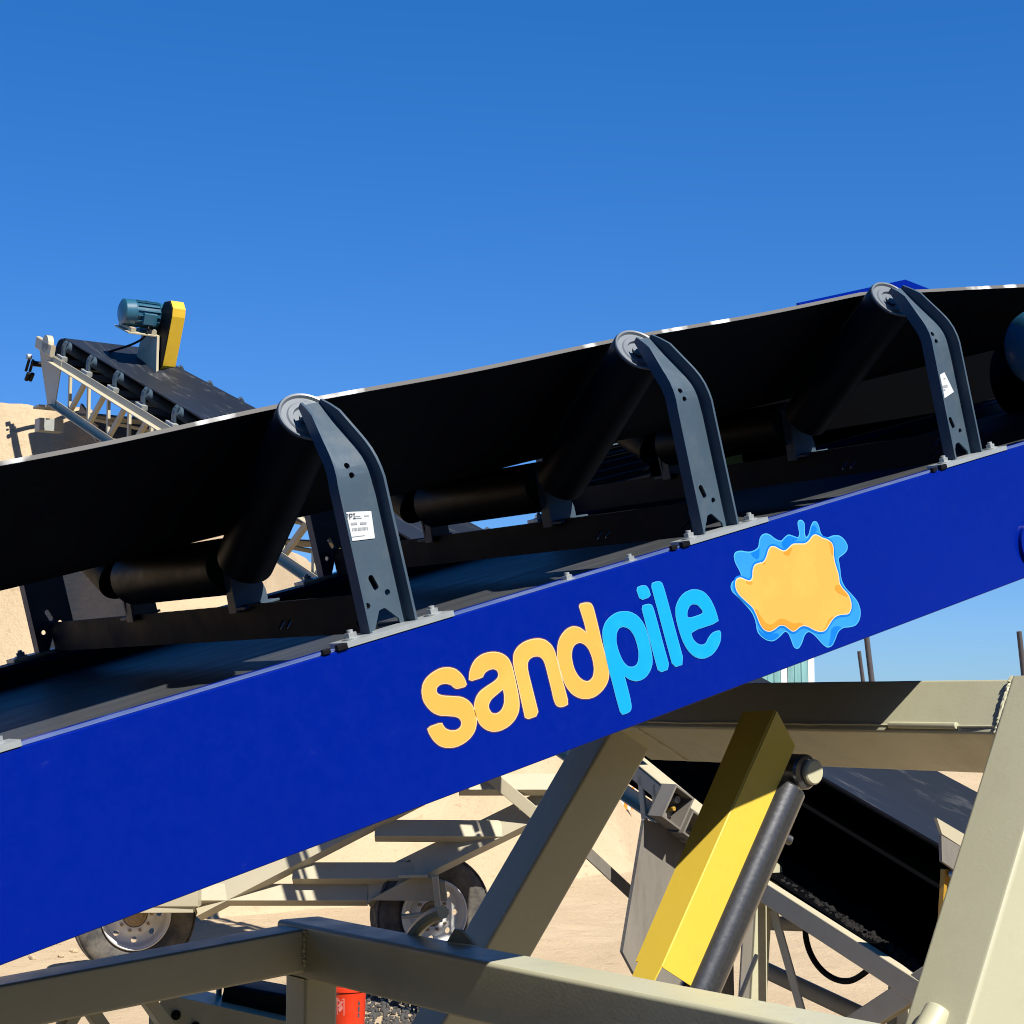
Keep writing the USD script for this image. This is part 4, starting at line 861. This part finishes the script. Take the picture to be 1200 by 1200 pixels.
# orange bucket with a printed white panel
bx, by = 4.808, 8.0
bz = gz(bx, by)
TOPZ = .375
bk = thing("bucket", "orange plastic bucket with a pale diagonal print, beside the corner post", "bucket", frame((bx, by, 0), (1, 0, 0), (0, 1, 0), (0, 0, 1)))
body = obj("body", lathe([(0, bz), (.112, bz), (.115, bz + .01), (.128, TOPZ - .06), (.136, TOPZ - .055), (.136, TOPZ - .03), (.132, TOPZ - .025), (.133, TOPZ - .005), (.138, TOPZ), (.128, TOPZ - .004), (.12, TOPZ - .05), (.105, bz + .03), (0, bz + .03)], (0, 0, 0), (0, 0, 1), 40), "orange_plastic", bk, smooth=40)
def on_bucket(poly, z0, ang0, r=.1285):
    """Wraps a flat outline (x = arc length, y = height) round the bucket wall."""
    ms = []
    for g in getattr(poly, "geoms", [poly]):
        m = trimesh.creation.extrude_polygon(shapely.segmentize(g, .012), .0006, engine="earcut")
        v = m.vertices.copy(); zz = z0 + v[:, 1]; rr = .112 + (.128 - .112) * (zz - bz) / (TOPZ - .06 - bz) + .0016 + v[:, 2]
        a = ang0 + v[:, 0] / .125
        m.vertices = np.stack([rr * np.cos(a), rr * np.sin(a), zz], 1); ms.append(m)
    return cat(ms)
vd = -unit(np.array([bx, by, 0]) - np.array([EYE[0], EYE[1], 0])); A0 = math.atan2(vd[1], vd[0])
sq = sbox(-.085, 0, -.025, .115)
frame_sq = sq.difference(sq.buffer(-.006))
marks = unary_union([affinity.rotate(sbox(-.075, .045, -.035, .058), 50), affinity.rotate(sbox(-.080, .070, -.030, .084), 50), affinity.rotate(sbox(-.060, .02, -.045, .06), -40), affinity.rotate(sbox(-.078, .092, -.050, .100), -40)]).intersection(sq.buffer(-.008))
obj("print_panel", on_bucket(frame_sq, bz + .17, A0), "pink_print", body)
obj("print", on_bucket(marks, bz + .17, A0), "pink_print", body)
obj("print", on_bucket(unary_union([sbox(.075, 0, .090, .03), sbox(.075, .04, .090, .075), sbox(.075, .085, .090, .11)]), bz + .15, A0), "print_black", body)

# dark gravel on the sand behind the bucket
def gravel_heap(c, spread, n, s0, s1, seed):
    rg = np.random.default_rng(seed); ms = []
    for k in range(n):
        m = trimesh.creation.icosphere(subdivisions=1, radius=1.0)
        m.vertices *= rg.uniform(.6, 1.3, 3) * rg.uniform(s0, s1); m.vertices += rg.normal(0, s0 * .12, m.vertices.shape)
        d = rg.normal(0, 1, 2) * spread; x, y = c[0] + CR[0] * d[0] + CFH[0] * d[1], c[1] + CR[1] * d[0] + CFH[1] * d[1]
        m.apply_translation((x, y, gz(x, y) + .01)); ms.append(m)
    return cat(ms)
solo("gravel", gravel_heap((5.60, 8.60), (.45, .5), 900, .006, .022, 4), "gravel", "dark grey gravel spilled on the sand behind the orange bucket", "gravel", kind="stuff", smooth=False)
solo("sand_clods", gravel_heap((4.2, 13.5), (1.6, .35), 90, .015, .045, 8), "sand", "crumbled sand clods at the foot of the sand bank", "clods", kind="stuff", smooth=False)

# distant things
def pole(p0, p1, r, name, label):
    z0 = gz(p0[0], p0[1])
    d = np.asarray(p1, float) - np.asarray(p0, float); base = np.asarray(p0, float) - d * ((p0[2] - z0 + .1) / d[2])
    return solo(name, tube(base, p1, r, 10, r * .8), "pole_wood", label, "pole", "dark poles beyond the frame", smooth=40)
pole((28.80, 24.38, 2.84), (28.46, 24.38, 5.2), .075, "leaning_pole", "taller and thicker of two dark leaning poles behind the cream cross beam")
pole((28.66, 24.52, 2.84), (28.55, 24.52, 3.50), .055, "leaning_pole", "short dark pole close against the left of a taller leaning pole behind the cross beam")
pole((31.60, 22.29, 2.84), (31.42, 22.26, 3.95), .075, "leaning_pole", "dark leaning pole at the right edge above the cream leg")
sh = thing("teal_shed", "teal corrugated metal shed with pale streaks seen under the blue side beam", "shed", None)
shx, shy = 31.3, 28.8
shz = gz(shx, shy)
for k in range(12):
    c0 = np.array([31.45, 28.64, 0]) - CR * (.10 + .175 * k)
    obj("wall_sheet", beam(c0 + [0, 0, shz], c0 + [0, 0, 4.4 + .02 * (k % 3)], .165, .05 + .03 * (k % 2), CR, .01), "teal_sheet" if k % 4 else "white_paint", sh)
obj("shed_body", beam(np.array([30.5, 29.6, shz]) + CFH * .6, np.array([30.5, 29.6, 4.35]) + CFH * .6, 2.2, 1.0, CR, .02), "teal_sheet", sh)
br = thing("striped_barrier", "small orange striped board standing on the crest of the sand bank", "barrier", None)
cz = gz(15.9, 17.95)
obj("board", beam((15.9, 17.95, cz), (15.9, 17.95, 1.05), .32, .03, CR, .005), "white_paint", br)
for k in range(3):
    c0 = np.array([15.9, 17.95, 0]) + CR * (-.11 + .11 * k) - CFH * .018
    obj("stripe", beam(c0 + [0, 0, max(cz, .3)], c0 + [0, 0, 1.04], .055, .006, CR, .001), "orange_board", br)
